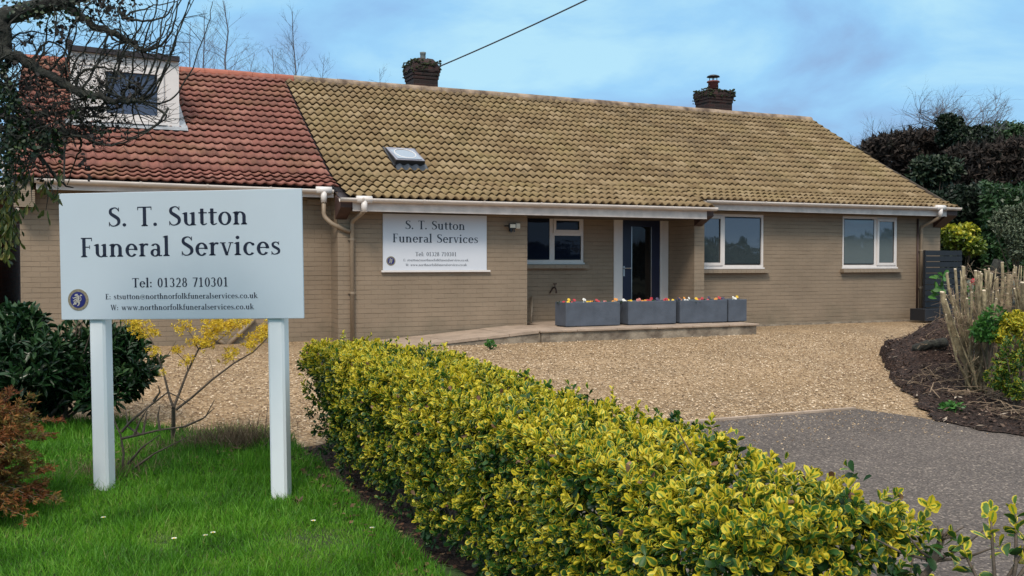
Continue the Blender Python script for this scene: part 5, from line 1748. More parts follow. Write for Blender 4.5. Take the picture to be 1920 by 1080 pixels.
bare_shrub('bare_shrub', 228, 885, 7.3, [[(228, 890), (232, 850), (226, 815), (215, 790), (212, 770)], [(228, 810), (245, 790), (275, 765), (298, 748), (315, 735), (330, 742), (355, 758)], [(288, 752), (300, 735), (296, 722)], [(230, 822), (262, 815), (300, 806), (345, 800), (385, 782), (402, 750)],
           [(345, 800), (380, 785), (402, 765)], [(240, 870), (265, 840), (300, 815)], [(252, 815), (262, 790), (277, 765)], [(268, 815), (272, 790), (276, 770)], [(248, 880), (290, 850), (355, 818)], [(300, 808), (296, 780), (300, 760)], [(262, 815), (240, 800), (236, 770)]],
           M['bark2'], 'thin bare twiggy shrub just right of the left sign post', .011)
bare_shrub('bare_shrub', 490, 850, 8.3, [[(490, 850), (480, 810), (487, 775)], [(495, 845), (498, 800), (503, 755)], [(475, 850), (465, 820), (458, 800)], [(500, 850), (508, 815), (510, 790)], [(485, 840), (470, 800), (466, 785)]], M['bark2'], 'short bare twigs beside the right sign post', .006)


def tuft(name, x, y, n, h, sp, mat, label, cat='grass tuft', seed=0):
    r = np.random.default_rng(seed)
    o = empty(name, (x, y, float(lawn_z(x, y))))
    tag(o, label, cat)
    P = np.stack([r.normal(0, sp, n), r.normal(0, sp * .6, n), np.zeros(n)], 1)
    D = unit(np.stack([r.normal(0, .6, n), r.normal(0, .5, n), np.ones(n) * .8], 1))
    leaves('blades', P, D, rnd(n), h * r.uniform(.5, 1.2, n), .0045, mat, o, None, 'blade')


tuft('dry_grass_tuft', -2.43, -6.25, 1500, .22, .19, M['dry'], 'tangle of dead brown grass behind the right sign post', seed=1)
tuft('dry_grass_tuft', -3.45, -6.85, 420, .16, .20, M['dry'], 'thin dead grass at the foot of the bare shrub', seed=2)
tuft('dry_grass_tuft', -3.05, -6.25, 360, .14, .22, M['dry'], 'dead grass at the foot of the yellow blossoming shrub', seed=3)
wd = at(918, 650, 14.0)
bush('weed', (wd[0] + .0, wd[1], .06), (.10, .08, .07), 90, .05, .03, M['brightgreen'], 'small green weed growing at the foot of the platform wall', 'plant', 5, 4, stems=2)


# ------------------------------------------------------------------ overhanging tree, top left
def near_tree():
    D0 = 5.3
    tb = at(-330, 900, D0)
    base = Vector((tb[0], tb[1], float(gz(tb[1])))); o3 = base
    o = empty('overhanging_tree', tuple(base))
    tag(o, 'gnarled dark tree reaching mossy limbs and twigs in from the top left', 'tree')
    m_ = MB()
    W_ = lambda u, v, d=D0: Vector(at(u, v, d)) - o3
    m_.tube([Vector((0, 0, 0)), W_(-320, 700), W_(-250, 450), W_(-170, 250), W_(-90, 130)], [.16, .14, .12, .10, .085], 12)
    m_.build('trunk', M['bark'], o, True)
    limbs = [([(-90, 130), (-30, 60), (0, 35), (35, 22), (80, 12), (120, 5), (160, -10), (220, -40)], [.075, .062, .054, .050, .044, .038, .03, .02], 0),
             ([(-90, 130), (-40, 120), (0, 100), (35, 105), (60, 122), (90, 140), (125, 160), (150, 176), (190, 184), (225, 190), (262, 190)], [.056, .046, .037, .031, .026, .023, .022, .021, .018, .015, .011], -.15),
             ([(0, 38), (10, 70), (6, 95)], [.045, .04, .035], 0),
             ([(120, 6), (150, 30), (180, 48), (205, 60), (235, 74), (258, 88), (268, 98)], [.024, .020, .019, .018, .016, .015, .012], .1),
             ([(-60, 170), (-20, 205), (30, 225), (70, 235), (100, 250), (130, 252), (150, 250)], [.04, .03, .024, .028, .026, .022, .01], .1),
             ([(-60, 200), (0, 235), (50, 265), (90, 310), (120, 345), (138, 352)], [.03, .02, .014, .009, .006, .003], .15),
             ([(20, 110), (10, 140), (35, 195), (60, 215), (110, 210), (170, 205), (230, 200)], [.02, .016, .014, .012, .011, .009, .006], .2)]
    b_ = MB()
    for l, rd, dd in limbs:
        pts = [W_(u, v, D0 + dd * i / len(l)) for i, (u, v) in enumerate(l)]
        # smooth path with small kinks
        out, ro = [], []
        for i in range(len(pts) - 1):
            for t in (0, .33, .66):
                q = pts[i].lerp(pts[i + 1], t); out.append(q + Vector((random.gauss(0, .006), random.gauss(0, .006), random.gauss(0, .007)))); ro.append((rd[i] * (1 - t) + rd[i + 1] * t) * random.uniform(.9, 1.1))
        out.append(pts[-1]); ro.append(rd[-1])
        b_.tube(out, ro, 9)
    b_.build('limb', M['bark'], o, True)
    # long upright water shoots on the right
    s_ = MB(); rr = random.Random(4)
    whips = [[(262, 190), (290, 160), (312, 130), (322, 95), (345, 40), (372, -10)], [(262, 190), (300, 192), (335, 170), (365, 110), (390, 50), (399, 5)], [(250, 188), (285, 160), (300, 110), (315, 60), (330, 0)], [(240, 190), (275, 150), (292, 100), (300, 50), (318, -8)],
             [(262, 190), (285, 178), (306, 140), (330, 70), (352, 0)], [(235, 188), (262, 165), (275, 120), (282, 60), (296, -10)], [(268, 98), (290, 80), (310, 50), (322, 20), (328, -10)], [(268, 98), (276, 60), (290, 20), (295, -10)], [(268, 98), (300, 85), (325, 45), (340, -10)],
             [(225, 190), (245, 150), (248, 110), (256, 60), (250, 0)], [(200, 185), (220, 140), (232, 100), (262, 50), (282, 10)], [(262, 190), (295, 170), (318, 110), (338, 50), (362, -10)],
             [(225, 20), (240, 35), (280, 38), (318, 28), (332, -8)], [(225, 15), (232, 30), (252, 20), (290, 12), (328, 0)], [(150, 176), (180, 130), (195, 95), (205, 60)], [(120, 158), (150, 110), (165, 85), (190, 30), (206, 5)],
             [(70, 125), (85, 85), (88, 50), (92, 20)], [(90, 140), (118, 100), (132, 60), (150, 30)], [(60, 120), (75, 85), (95, 78), (120, 90), (135, 110), (160, 130)], [(140, 170), (150, 140), (180, 128), (210, 132), (235, 150), (265, 170)],
             [(190, 184), (205, 150), (220, 100), (228, 50), (215, 10)], [(110, 155), (128, 110), (140, 60), (138, 20)], [(0, 100), (20, 70), (60, 60), (100, 70)], [(262, 190), (310, 215), (280, 240), (240, 262), (210, 270)], [(315, 200), (295, 230), (262, 250), (225, 245)], [(120, 250), (170, 262), (210, 270), (255, 255), (290, 235)],
             [(60, 215), (45, 260), (60, 300), (90, 330)], [(150, 250), (150, 280), (140, 300), (125, 345)], [(130, 252), (118, 290), (122, 340)]]
    for w in whips:
        dd = rr.uniform(-.35, .35)
        pts = [W_(u + rr.uniform(-3, 3), v + rr.uniform(-3, 3), D0 + dd * i / len(w)) for i, (u, v) in enumerate(w)]
        sm = []
        for i in range(len(pts) - 1):
            a, b, c, d = pts[max(i - 1, 0)], pts[i], pts[i + 1], pts[min(i + 2, len(pts) - 1)]
            for t in (0, .25, .5, .75):
                sm.append(.5 * ((2 * b) + (-a + c) * t + (2 * a - 5 * b + 4 * c - d) * t * t + (-a + 3 * b - 3 * c + d) * t ** 3) + Vector((rr.gauss(0, .003), 0, rr.gauss(0, .003))))
        sm.append(pts[-1])
        r0 = rr.uniform(.0055, .0095)
        s_.tube(sm, [r0 * (1 - .72 * i / len(sm)) for i in range(len(sm))], 5, False)
        for i in range(2, len(sm) - 1, 2):
            if rr.random() < .45:
                e0 = sm[i] + Vector((rr.gauss(0, .06), rr.gauss(0, .05), rr.gauss(.02, .05)))
                s_.tube([sm[i], e0], [.003, .0012], 4, False)
    # tangle of fine twigs around the limbs
    starts = [(60, 110), (90, 140), (130, 165), (160, 180), (200, 186), (235, 190), (250, 190), (60, 230), (100, 248), (130, 252), (205, 60), (240, 78), (265, 95), (100, 8), (150, 30), (20, 100), (10, 60), (0, 220), (40, 255), (70, 290), (-20, 180), (20, 170)]
    tips = []
    for u, v in starts:
        for k in range(9):
            grow(s_, W_(u, v, D0 + rr.uniform(-.15, .15)), (rr.gauss(0, 1), rr.gauss(0, .8), rr.gauss(0, .9)), rr.uniform(.12, .30), rr.uniform(.003, .007), 0, 2, rr, .5, (2, 4), .0, .65, tips, 4, 4, .9)
    s_.build('twigs', M['bark'], o)
    # clustered dark dead leaves and berries
    cl = [(205, 12, 26, 70), (190, 8, 26, 60), (225, 8, 10, 14), (240, 30, 12, 16), (60, 170, 40, 60), (110, 60, 10, 14), (120, 50, 12, 22), (110, 75, 8, 8), (98, 60, 4, 4), (48, 78, 8, 8), (28, 115, 8, 8), (60, 68, 10, 10), (165, 110, 10, 8), (215, 140, 18, 34), (190, 155, 18, 40), (255, 155, 14, 34), (260, 165, 10, 20),
          (240, 185, 22, 50), (160, 195, 20, 30), (150, 210, 24, 40), (195, 205, 26, 40), (130, 120, 22, 28), (70, 140, 40, 50), (90, 180, 40, 60), (60, 225, 30, 60), (110, 235, 36, 70), (150, 240, 30, 60), (180, 265, 16, 20), (230, 225, 20, 26), (170, 225, 26, 40), (90, 200, 36, 60), (250, 80, 12, 12), (165, 30, 20, 26),
          (145, 28, 24, 40), (170, 255, 18, 26), (155, 305, 12, 14), (115, 285, 10, 10), (85, 330, 10, 8), (220, 30, 5, 4), (0, 5, 16, 14), (250, 5, 14, 12), (170, 330, 8, 10), (240, 245, 10, 10), (20, 215, 26, 40), (40, 190, 26, 40)]
    P, t_ = [], []
    for u, v, s, n_ in cl:
        for k in range(int(n_ * .8)):
            P.append(np.array(at(u + rng.normal(0, s * .45), v + rng.normal(0, s * .45), D0 + rng.normal(0, .10))) - np.array(o3))
    P = np.array(P); n_ = len(P)
    leaves('dead_leaves', P, rnd(n_) + (0, 0, -.6), rnd(n_), rng.uniform(.016, .034, n_), rng.uniform(.014, .026, n_), M['darkleaf'], o)
    # ivy over the left of the limbs
    P = []
    for u, v, s, n_ in ((5, 170, 20, 200), (20, 200, 24, 220), (30, 240, 30, 300), (60, 262, 34, 260), (20, 290, 26, 220), (100, 262, 28, 170), (0, 130, 14, 60), (10, 330, 24, 130), (140, 215, 12, 40), (190, 242, 12, 40), (40, 15, 30, 80), (80, 20, 30, 80), (130, 5, 40, 90), (175, 176, 18, 40), (15, 265, 30, 260)):
        for k in range(int(n_ * 1.1)):
            P.append(np.array(at(u + rng.normal(0, s * .5), v + rng.normal(0, s * .5), D0 + rng.normal(0, .14))) - np.array(o3))
    P = np.array(P); n_ = len(P)
    leaves('ivy', P, rnd(n_) + (0, 0, -.3), rnd(n_) + (0, -.7, .4), rng.uniform(.014, .032, n_), rng.uniform(.012, .028, n_), M['ivy'], o)
    P = []
    for u, v, s, n_ in ((20, 355, 26, 70), (15, 400, 24, 90), (20, 440, 22, 60), (85, 345, 10, 14), (108, 362, 8, 12), (60, 380, 14, 10), (85, 395, 8, 6), (45, 330, 20, 36), (10, 470, 14, 20), (110, 330, 14, 10)):
        for k in range(int(n_ * .9)):
            P.append(np.array(at(u + rng.normal(0, s * .5), v + rng.normal(0, s * .5), D0 + rng.normal(0, .12))) - np.array(o3))
    P = np.array(P); n_ = len(P)
    leaves('hanging_leaves', P, rnd(n_) * .6 + (0, 0, -1), rnd(n_) + (0, -.7, 0), rng.uniform(.04, .065, n_), rng.uniform(.012, .022, n_), M['hangleaf'], o)
    h_ = MB()
    for (u, v, u2, v2) in ((30, 300, 15, 400), (15, 330, 25, 450), (60, 300, 85, 350), (100, 320, 108, 365), (20, 380, 8, 470), (45, 290, 60, 380), (85, 340, 86, 395)):
        h_.tube([W_(u, v), W_((u + u2) / 2 + 5, (v + v2) / 2), W_(u2, v2)], [.005, .004, .002], 4, False)
    h_.build('hanging_twigs', M['bark'], o)


near_tree()


# ------------------------------------------------------------------ neighbour house far left
NH = empty('neighbour_house', (-6.5, 1.6, 0))
tag(NH, 'dark red brick neighbouring house with a white sloping verge board', 'house')
b_ = MB(); b_.box(-3.4, 1.62, 0, 7, -.1, 2.6)
b_.add([(1.62, 0, 2.6), (1.62, 7, 2.6), (-1.0, 7, 4.6), (-1.0, 0, 4.6), (-3.6, 0, 2.6), (-3.6, 7, 2.6)], ((0, 3, 4), (1, 5, 2)))
b_.build('wall', M['redbrick'], NH)
b_ = MB(); b_.add([(1.85, -.2, 2.40), (1.85, 7.2, 2.40), (-1.0, 7.2, 4.72), (-1.0, -.2, 4.72), (-3.85, -.2, 2.40), (-3.85, 7.2, 2.40)], ((0, 1, 2, 3), (3, 2, 5, 4)))
b_.build('roof', M['slate'], NH)
b_ = MB(); b_.add([(1.86, -.22, 2.30), (-1.0, -.22, 4.62), (-1.0, -.22, 4.74), (1.86, -.22, 2.42), (1.86, -.19, 2.30), (-1.0, -.19, 4.62), (-1.0, -.19, 4.74), (1.86, -.19, 2.42)], ((0, 3, 2, 1), (0, 4, 7, 3), (4, 5, 6, 7)))
b_.build('verge_board', M['white'], NH)
b_ = MB(); b_.tube([(1.70, -.05, 3.0), (2.0, -.05, 2.0)], .03, 8); b_.build('downpipe', M['white'], NH)


# ------------------------------------------------------------------ background trees, left
def birch(u, vtop, d, label, seed, w=1.0, lean=0, group=None):
    p = at(u, HOR, d); top = at(u + lean, vtop, d)
    o = empty('birch_tree', (p[0], p[1], 0))
    tag(o, label, 'tree', 'bare trees behind the roof on the left')
    rr = random.Random(seed)
    Ht = top[2]
    t_ = MB()
    pts = [Vector((0, 0, 0))]
    n = 10
    dx = (top[:2] - p[:2])
    for i in range(1, n + 1):
        f = i / n
        pts.append(Vector((dx[0] * f + rr.gauss(0, .05), dx[1] * f + rr.gauss(0, .05), Ht * f)))
    rad = [.11 * w * (1 - .93 * i / n) + .004 for i in range(n + 1)]
    t_.tube(pts, rad, 7, False)
    t_.build('trunk', M['birch'], o, True)
    c_ = MB()
    for k in range(64):
        f = .22 + .76 * k / 64
        i = min(n - 1, int(f * n)); q = pts[i].lerp(pts[i + 1], f * n - i)
        a = rr.random() * 6.28; el = rr.uniform(.45, 1.1)
        L = (1 - f) * 2.9 * w + .5
        grow(c_, q, (math.cos(a) * math.cos(el), math.sin(a) * math.cos(el), math.sin(el)), L, .020 * (1 - f) * w + .006, 0, 3 if f < .85 else 2, rr, .22, (2, 4), .08, .58, None, 4, 4, .6)
    c_.build('crown', M['birch'], o)


birch(428, 2, 34, 'tallest bare birch rising behind the red roof', 11, 1.0, -8)
birch(375, 18, 34, 'bare birch just right of the dormer, half hidden by near twigs', 12, .8, 4)
birch(352, 40, 38, 'slim bare tree close behind the dormer roof corner', 13, .7, 2)
birch(565, 22, 36, 'bare birch standing apart above the join of red and buff tiles', 14, .8, -16)
birch(508, 92, 38, 'small bare tree left of the birch above the tile join', 15, .55, 2)
birch(598, 108, 40, 'smallest bare sapling right of the birch above the tile join', 16, .4, 8)
birch(468, 100, 40, 'low bare tree between the two tall birches', 17, .5, 6)
birch(1632, 226, 46, 'small bare tree just past the right roof slope', 18, .55, 4)
birch(716, 128, 44, 'twig tops showing over the ridge left of the chimney', 19, .3, -4)


# ------------------------------------------------------------------ background right: overgrown bank
def wall_of_leaves(name, u0, u1, vt, vb, d, depth, n, ls, lw, mat, label, cat, seed, tmpl='flat', dirup=.3, twigs=0, topvar=10, kind=None):
    """a tall overgrown hedge: lumpy volume between ground and a ragged top"""
    r = np.random.default_rng(seed)
    P0 = at((u0 + u1) / 2, HOR, d)
    off = np.array([P0[0], P0[1], 0])
    u = r.uniform(u0, u1, n)
    vtop = np.interp(u, *zip(*vt)) if isinstance(vt, list) else np.full(n, float(vt))
    lump = noise2(u / 22, u * 0 + seed, 1.0, seed)
    dd = d + depth * (r.random(n) ** 1.8) + .25 * depth * lump
    vtop = vtop + topvar * noise2(u / 12, dd, 1.5, seed + 2)
    v = vtop + (vb - vtop) * r.random(n) ** 1.15
    bul = .22 * depth * noise2(u / 15, v / 15, 1.6, seed + 3)
    P = CAM + (FW[None] + RT[None] * ((u - CX) / F)[:, None] + UP[None] * ((CY - v) / F)[:, None]) * (dd + bul)[:, None]
    o = empty(name, tuple(off)); tag(o, label, cat)
    D = unit(r.normal(size=(n, 3)) + (-.2, -.5, dirup))
    s = r.uniform(.6, 1.3, n)
    tv = np.clip(r.random(n) * .8 + .25 * noise2(u / 18, v / 18, 1.7, seed + 4), 0, 1)
    leaves('foliage', P - off, D, unit(rnd(n) + (-.3, -.8, .6)), ls * s, lw * s, mat, o, tv, tmpl)
    m_ = MB(); rr = random.Random(seed)
    for k in range(8):
        q = at(rr.uniform(u0, u1), HOR, d + depth * .6); q = Vector((q[0], q[1], 0)) - Vector(off)
        m_.tube([q, q + Vector((rr.uniform(-.3, .3), rr.uniform(-.3, .3), 1.6)), q + Vector((rr.uniform(-.6, .6), rr.uniform(-.5, .5), 2.8))], [.08, .06, .02], 6, False)
    if twigs:
        for k in range(twigs):
            uu = rr.uniform(u0, u1); vv = float(np.interp(uu, *zip(*vt))) if isinstance(vt, list) else vt
            grow(m_, Vector(at(uu, vv + 26, d + rr.random() * depth)) - Vector(off), (rr.gauss(0, .5), rr.gauss(0, .4), 1), rr.uniform(.4, .9), .012, 0, 2, rr, .35, (2, 4), .1, .6, None, 3, 3, .6)
    m_.build('stem', M['bark'], o)
    return o


wall_of_leaves('overgrown_hedge', 1585, 1805, [(1585, 300), (1625, 266), (1680, 252), (1740, 246), (1805, 262)], 500, 31, 3.0, 42000, .19, .06, M['brownhedge'], 'tall brown leafless hedge just past the right roof slope', 'hedge', 80, twigs=70, dirup=.4)
wall_of_leaves('overgrown_hedge', 1775, 2010, [(1775, 282), (1830, 272), (1880, 266), (2010, 262)], 500, 29, 3.0, 36000, .19, .06, M['brownhedge'], 'tall brown leafless hedge at the right edge', 'hedge', 81, twigs=70, dirup=.4)
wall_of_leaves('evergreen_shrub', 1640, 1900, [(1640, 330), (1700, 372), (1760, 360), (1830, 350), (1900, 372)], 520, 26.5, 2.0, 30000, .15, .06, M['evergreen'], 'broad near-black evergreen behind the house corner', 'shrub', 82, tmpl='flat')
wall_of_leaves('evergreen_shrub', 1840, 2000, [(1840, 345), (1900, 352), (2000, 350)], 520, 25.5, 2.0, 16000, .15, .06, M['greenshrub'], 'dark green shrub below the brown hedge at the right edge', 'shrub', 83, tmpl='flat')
c = at(1745, 322, 27.6)
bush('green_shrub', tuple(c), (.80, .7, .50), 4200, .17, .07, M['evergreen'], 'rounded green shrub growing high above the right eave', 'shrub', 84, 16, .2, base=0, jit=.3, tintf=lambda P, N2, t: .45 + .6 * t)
c = at(1806, 244, 30)
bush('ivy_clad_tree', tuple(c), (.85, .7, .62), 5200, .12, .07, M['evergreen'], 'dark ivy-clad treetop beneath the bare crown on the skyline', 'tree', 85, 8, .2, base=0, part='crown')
c = at(1885, 252, 34)
bush('grey_green_tree', tuple(c), (1.05, .8, .62), 3600, .14, .06, M['greenshrub'], 'hazy grey-green treetop on the skyline at the right edge', 'tree', 86, 9, .3, base=0, part='crown', jit=.3)


def skyline_tree():
    p = at(1800, HOR, 32)
    o = empty('bare_tree', (p[0], p[1], 0)); tag(o, 'windswept leafless tree with a wide dark twiggy crown on the right skyline', 'tree')
    off = Vector((p[0], p[1], 0)); rr = random.Random(31)
    m_ = MB(); top = Vector(at(1795, 262, 32)) - off
    m_.tube([Vector((0, 0, 0)), top * .5, top], [.16, .12, .07], 8); m_.build('trunk', M['birch'], o)
    m_ = MB()
    for k in range(30):
        u = rr.uniform(1722, 1845); v = rr.uniform(205, 258)
        q = Vector(at(u, v, 32 + rr.uniform(-.6, .6))) - off
        m_.tube([top, top.lerp(q, .5) + Vector((0, 0, .08)), q], [.03, .02, .012], 5, False)
        for j in range(5):
            grow(m_, q, (rr.gauss(.5, .7), rr.gauss(0, .5), rr.uniform(-.1, .8)), rr.uniform(.35, .95), .011, 0, 2, rr, .35, (3, 5), .05, .6, None, 3, 4, .6)
    for k in range(9):
        u = rr.uniform(1858, 1885); q = Vector(at(u, rr.uniform(200, 255), 32)) - off
        grow(m_, q, (rr.uniform(0, .6), 0, .7), .7, .012, 0, 2, rr, .3, (2, 4), .05, .6, None, 3, 4, .5)
    m_.build('crown', M['birch'], o)


skyline_tree()
c = at(1805, 448, 23.5)
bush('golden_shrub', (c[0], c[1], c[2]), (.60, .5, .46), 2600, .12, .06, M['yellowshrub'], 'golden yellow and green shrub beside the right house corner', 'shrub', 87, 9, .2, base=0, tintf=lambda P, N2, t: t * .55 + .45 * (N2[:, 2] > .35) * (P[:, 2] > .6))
c = at(1912, 438, 21.5)
bush('sage_shrub', (c[0], c[1], c[2]), (.75, .6, .78), 9500, .085, .03, M['paleshrub'], 'pale grey-green bushy shrub at the right edge above the cut stems', 'shrub', 88, 10, .2, base=0)


# ------------------------------------------------------------------ cut-back shrubs on the right
def cut_shrub(u, v, d, stems, label, seed, dmax=.5, twig_n=40, thick=1.0):
    o3 = Vector(at(u, v, d)); o3.z = float(gz(o3.y)) + mound(o3.x, o3.y) + .01
    o = empty('coppiced_shrub', tuple(o3)); tag(o, label, 'shrub', 'shrubs cut back to bare stems on the right')
    rr = random.Random(seed)
    b_ = MB(); c_ = MB(); tw = MB()
    us = [q[0] for q in stems]
    stems = list(stems) + [(rr.uniform(min(us), max(us)), rr.choice((rr.uniform(498, 520), rr.uniform(530, 610))), rr.uniform(.006, .014)) for _ in range(16)]
    for (ut, vt, r) in stems:
        r *= thick
        du = rr.uniform(-10, 10)
        de = rr.uniform(-dmax, dmax)
        base = Vector((rr.uniform(-.12, .12), rr.uniform(-.12, .12), -.03))
        tip = Vector(at(ut, vt, d + de)) - o3
        mid = base.lerp(tip, .45) + Vector((rr.uniform(-.05, .05), rr.uniform(-.05, .05), -.03)) + (base - tip) * .02
        mf = rr.uniform(.45, .85); mid.x = base.x + (tip.x - base.x) * mf; mid.y = base.y + (tip.y - base.y) * mf
        pts = []
        for i in range(9):
            t = i / 8
            q = base * (1 - t) ** 2 + mid * 2 * t * (1 - t) + tip * t * t
            pts.append(q + Vector((rr.gauss(0, .006), rr.gauss(0, .006), 0)))
        rad = [r * (1.35 - .4 * i / 8) * rr.uniform(.93, 1.07) for i in range(9)]
        b_.tube(pts, rad, 9)
        n_ = (pts[-1] - pts[-2]).normalized(); n_ = (n_ + Vector((rr.uniform(-.3, .3), rr.uniform(-.4, .1), rr.uniform(0, .4)))).normalized()
        c_.tube([pts[-1] - n_ * .004, pts[-1] + n_ * .006], rad[-1] * 1.02, 9)
        for k in range(rr.randint(0, 2)):                     # short side stubs
            i = rr.randint(3, 6); e0 = pts[i] + Vector((rr.uniform(-.13, .13), rr.uniform(-.1, .1), rr.uniform(.06, .22)))
            b_.tube([pts[i], e0], [r * .5, r * .4], 7); c_.tube([e0, e0 + (e0 - pts[i]).normalized() * .006], r * .42, 7)
    b_.build('stem', M['stump'], o, True); c_.build('cut_end', M['cut'], o)
    for k in range(twig_n):
        u_, v_, r = rr.choice(stems); f = rr.uniform(.1, .95)
        q = (Vector(at(u_, v_, d + rr.uniform(-dmax, dmax))) - o3) * f
        grow(tw, q, (rr.gauss(0, 1), rr.gauss(0, .8), rr.gauss(-.1, .6)), rr.uniform(.15, .45), rr.uniform(.003, .007), 0, 1, rr, .6, (2, 4), -.02, .65, None, 4, 4, .8)
    tw.build('twigs', M['twig'], o)


cut_shrub(1836, 735, 11.6, [(1766, 548, .034), (1775, 512, .017), (1792, 505, .016), (1805, 500, .022), (1800, 520, .012), (1822, 548, .016), (1832, 508, .016), (1845, 545, .022), (1788, 555, .012), (1812, 560, .014), (1840, 600, .018), (1850, 508, .014), (1862, 548, .012), (1775, 590, .012), (1870, 560, .014), (1820, 530, .010)],
          'nearest cluster of thick cut-back stems rising from the mulch', 41, .45, 120)
cut_shrub(1880, 690, 12.4, [(1868, 520, .024), (1880, 492, .020), (1892, 515, .028), (1900, 505, .014), (1855, 510, .014), (1910, 545, .020), (1925, 500, .016), (1935, 540, .02), (1888, 550, .016), (1873, 545, .012), (1845, 505, .012), (1950, 520, .02)],
          'second cluster of cut-back stems behind and right of the nearest', 42, .6, 120)
cut_shrub(1950, 700, 12.0, [(1905, 560, .020), (1918, 530, .026), (1930, 515, .026), (1945, 490, .022), (1960, 520, .02), (1915, 590, .016), (1975, 540, .02), (1900, 600, .012)], 'cut-back stems and tangled twigs at the very right edge', 43, .6, 130, 1.15)
# dead prunings lying over the mound
def sticks(name, n, label, seed, spots, L=(.12, .5), mat=None, r_=(.002, .006)):
    rr = random.Random(seed); m_ = MB()
    for k in range(n):
        u, v, d = rr.choice(spots)
        c = Vector(at(u + rr.gauss(0, 22), v + rr.gauss(0, 12), d)); c.z = max(c.z if d > 50 else 0, 0)
        c.z = float(gz(c.y)) + mound(c.x, c.y) + .05 + abs(rr.gauss(0, .05))
        a = rr.random() * 6.28; l = rr.uniform(*L); t = Vector((math.cos(a), math.sin(a), rr.gauss(0, .25))) * l / 2
        kx = Vector((rr.gauss(0, .04), rr.gauss(0, .04), rr.gauss(.02, .03)))
        r0 = rr.uniform(*r_)
        m_.tube([c - t, c + kx, c + t], [r0, r0 * .8, r0 * .4], 5)
    o = m_.build(name, mat or M['twig']); tag(o, label, 'twigs', kind='stuff')


sticks('prunings', 110, 'loose pale prunings and twigs strewn over the dark mulch', 51, [(1760, 700, 12), (1800, 740, 11.2), (1850, 770, 10.6), (1900, 800, 10), (1780, 660, 13), (1720, 720, 11.8), (1880, 740, 11)])
n = 15000
xx = rng.uniform(4.2, 10.2, n); yy = rng.uniform(-9.5, -2.6, n)
k = in_poly(xx, yy, SOIL); xx, yy = xx[k], yy[k]
mz = np.array([mound(a, b) for a, b in zip(xx, yy)])
o = leaves('mulch_chips', np.stack([xx, yy, gz(yy) + mz + .045], 1), unit(rng.normal(size=(len(xx), 3)) * (1, 1, .35)), unit(rng.normal(size=(len(xx), 3)) + (0, 0, 1.6)), rng.uniform(.03, .12, len(xx)), rng.uniform(.010, .028, len(xx)), M['chips'], None, rng.random(len(xx)) ** 1.6, 'flat')
tag(o, 'dark shredded bark chips covering the mound under the cut shrubs', 'mulch', kind='stuff')
# cut log on the mound
b_ = MB(); c0 = Vector(at(1712, 655, 13.2)); c1 = Vector(at(1775, 640, 12.9)); c0.z = float(gz(c0.y)) + mound(c0.x, c0.y) + .10; c1.z = c0.z + .10
c0.z -= .05; c1.z -= .02
b_.tube([c0.lerp(c1, k / 8) + Vector((0, random.gauss(0, .006), random.gauss(0, .008))) for k in range(9)], [.062 * random.uniform(.85, 1.15) for k in range(9)], 9)
tag(b_.build('cut_log', M['bark'], None, True), 'dark rotten log lying on top of the mulch mound', 'log')
b_ = MB(); b_.tube([at(1865, 540, 12.6), at(1868, 500, 12.6), at(1872, 488, 12.6)], [.07, .065, .06], 10); b_.tube([at(1840, 640, 12.7), at(1865, 540, 12.6)], [.09, .07], 10)
b_.tube([(at(1840, 640, 12.7)[0], at(1840, 640, 12.7)[1], -.3), at(1840, 640, 12.7)], [.11, .09], 10)
tag(b_.build('tree_stump', M['bark'], None, True), 'dark sawn-off trunk standing among the pale cut stems', 'stump')
c = at(1910, 620, 11.0)
bush('variegated_shrub', tuple(c), (.26, .3, .22), 1500, .055, .03, M['euonymus'], 'yellow variegated shrub at the right edge in front of the cut stems', 'shrub', 90, 6, .4, tintf=lambda P, N2, t: .55 + .4 * t)
c = at(1905, 700, 10.6)
bush('variegated_shrub', tuple(c), (.20, .3, .34), 1100, .055, .03, M['euonymus'], 'sparse green and yellow shrub at the right edge below the bright one', 'shrub', 91, 7, .4, tintf=lambda P, N2, t: .15 + .4 * t)
c = at(1858, 615, 11.3)
bush('green_shrub', tuple(c), (.24, .25, .20), 900, .06, .03, M['brightgreen'], 'fresh green leafy shoots among the cut stems', 'shrub', 92, 6, .4)
c = at(1835, 630, 11.5)
c = at(1780, 762, 10.4)
bush('weed', (c[0], c[1], float(gz(c[1])) + .07), (.14, .10, .04), 120, .07, .03, M['brightgreen'], 'small green weed on the mulch near the asphalt edge', 'plant', 93, 4, stems=0)
b_ = MB(); q = Vector(at(1827, 528, 13.4))
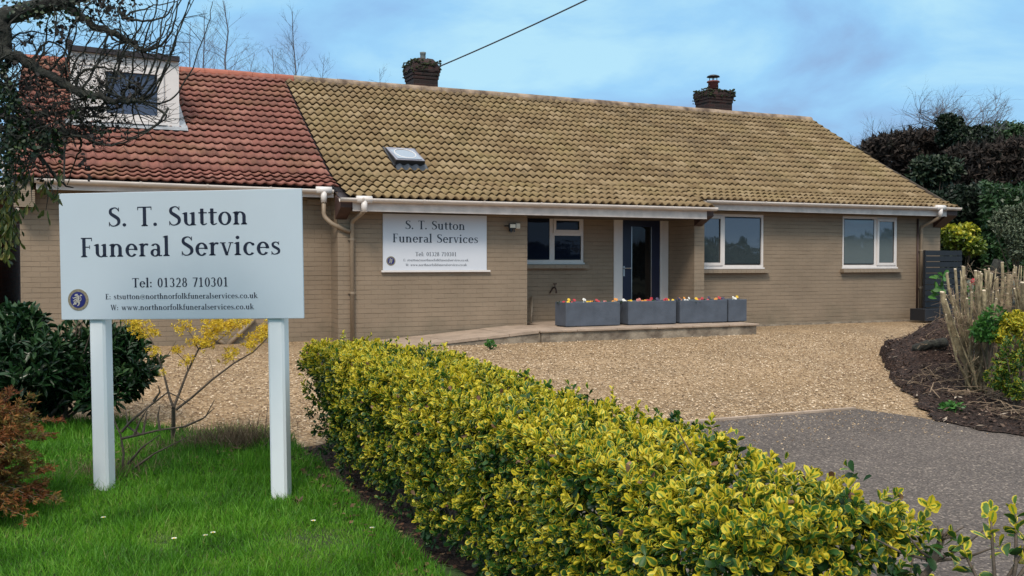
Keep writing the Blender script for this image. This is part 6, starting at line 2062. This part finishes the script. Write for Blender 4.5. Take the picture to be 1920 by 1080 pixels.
for k in range(14):
    f = Vector((random.gauss(0, 1), random.gauss(0, 1), random.gauss(0, 1))).normalized() * .045
    a = f.orthogonal().normalized() * .03; b = f.cross(a).normalized() * .03
    b_.add([q + f + a, q + f + b, q + f - a, q + f - b], ((0, 1, 2, 3),))
b_.v = [(p[0] - q.x, p[1] - q.y, p[2] - q.z) for p in b_.v]
RF = empty('red_flower', (q.x, q.y, q.z)); tag(RF, 'single red bloom glimpsed between the cut stems', 'flower')
b_.build('petals', M['petal']['red'], RF)
b_ = MB(); b_.tube([(0, 0, 0), (.02, 0, -.5), (0, 0, -q.z)], .006, 5); b_.build('stem', M['brightgreen'], RF)
P = np.stack([rng.normal(.03, .07, 30), rng.normal(0, .05, 30), rng.uniform(-.35, -.05, 30)], 1)
leaves('leaf', P, rnd(30), rnd(30), .09, .05, M['brightgreen'], RF)

# ------------------------------------------------------------------ overhead cable and its pole
pc = at(2200, -590, 10.3)
PO = empty('telegraph_pole', (pc[0], pc[1], -.4)); tag(PO, 'wooden telegraph pole carrying the cable', 'pole')
b_ = MB(); b_.tube([(0, 0, 0), (0, 0, pc[2] + .6)], [.13, .10], 12); b_.build('pole_shaft', M['bark2'], PO, True)
a = np.array(at(823, 125, 19.6)); b = np.array(pc)
pts = [a + (b - a) * t + np.array([0, 0, -.35 * 4 * t * (1 - t) * .55]) for t in np.linspace(0, 1, 24)]
b_ = MB(); b_.tube(pts, .014, 6); tag(b_.build('overhead_cable', M['cable'], None, True), 'single dark cable running from the left chimney up to the right', 'cable')

# trees across the road behind the viewer, seen only in the window glass
for i, (x, h, lab) in enumerate(((22, 3.0, 'first'), (33, 2.8, 'second'), (44, 2.9, 'third'), (55, 3.5, 'fourth'), (66, 4.0, 'fifth'), (77, 3.8, 'sixth'))):
    bush('roadside_hedge', (x, -50, h * .45), (8.5, 2, h * .62), 3600, .6, .4, M['evergreen'], '%s stretch from the left of the dark hedge across the road' % lab, 'hedge', 200 + i, 22, .2, base=-.46, tmpl='flat', stems=4, group='hedges across the road')
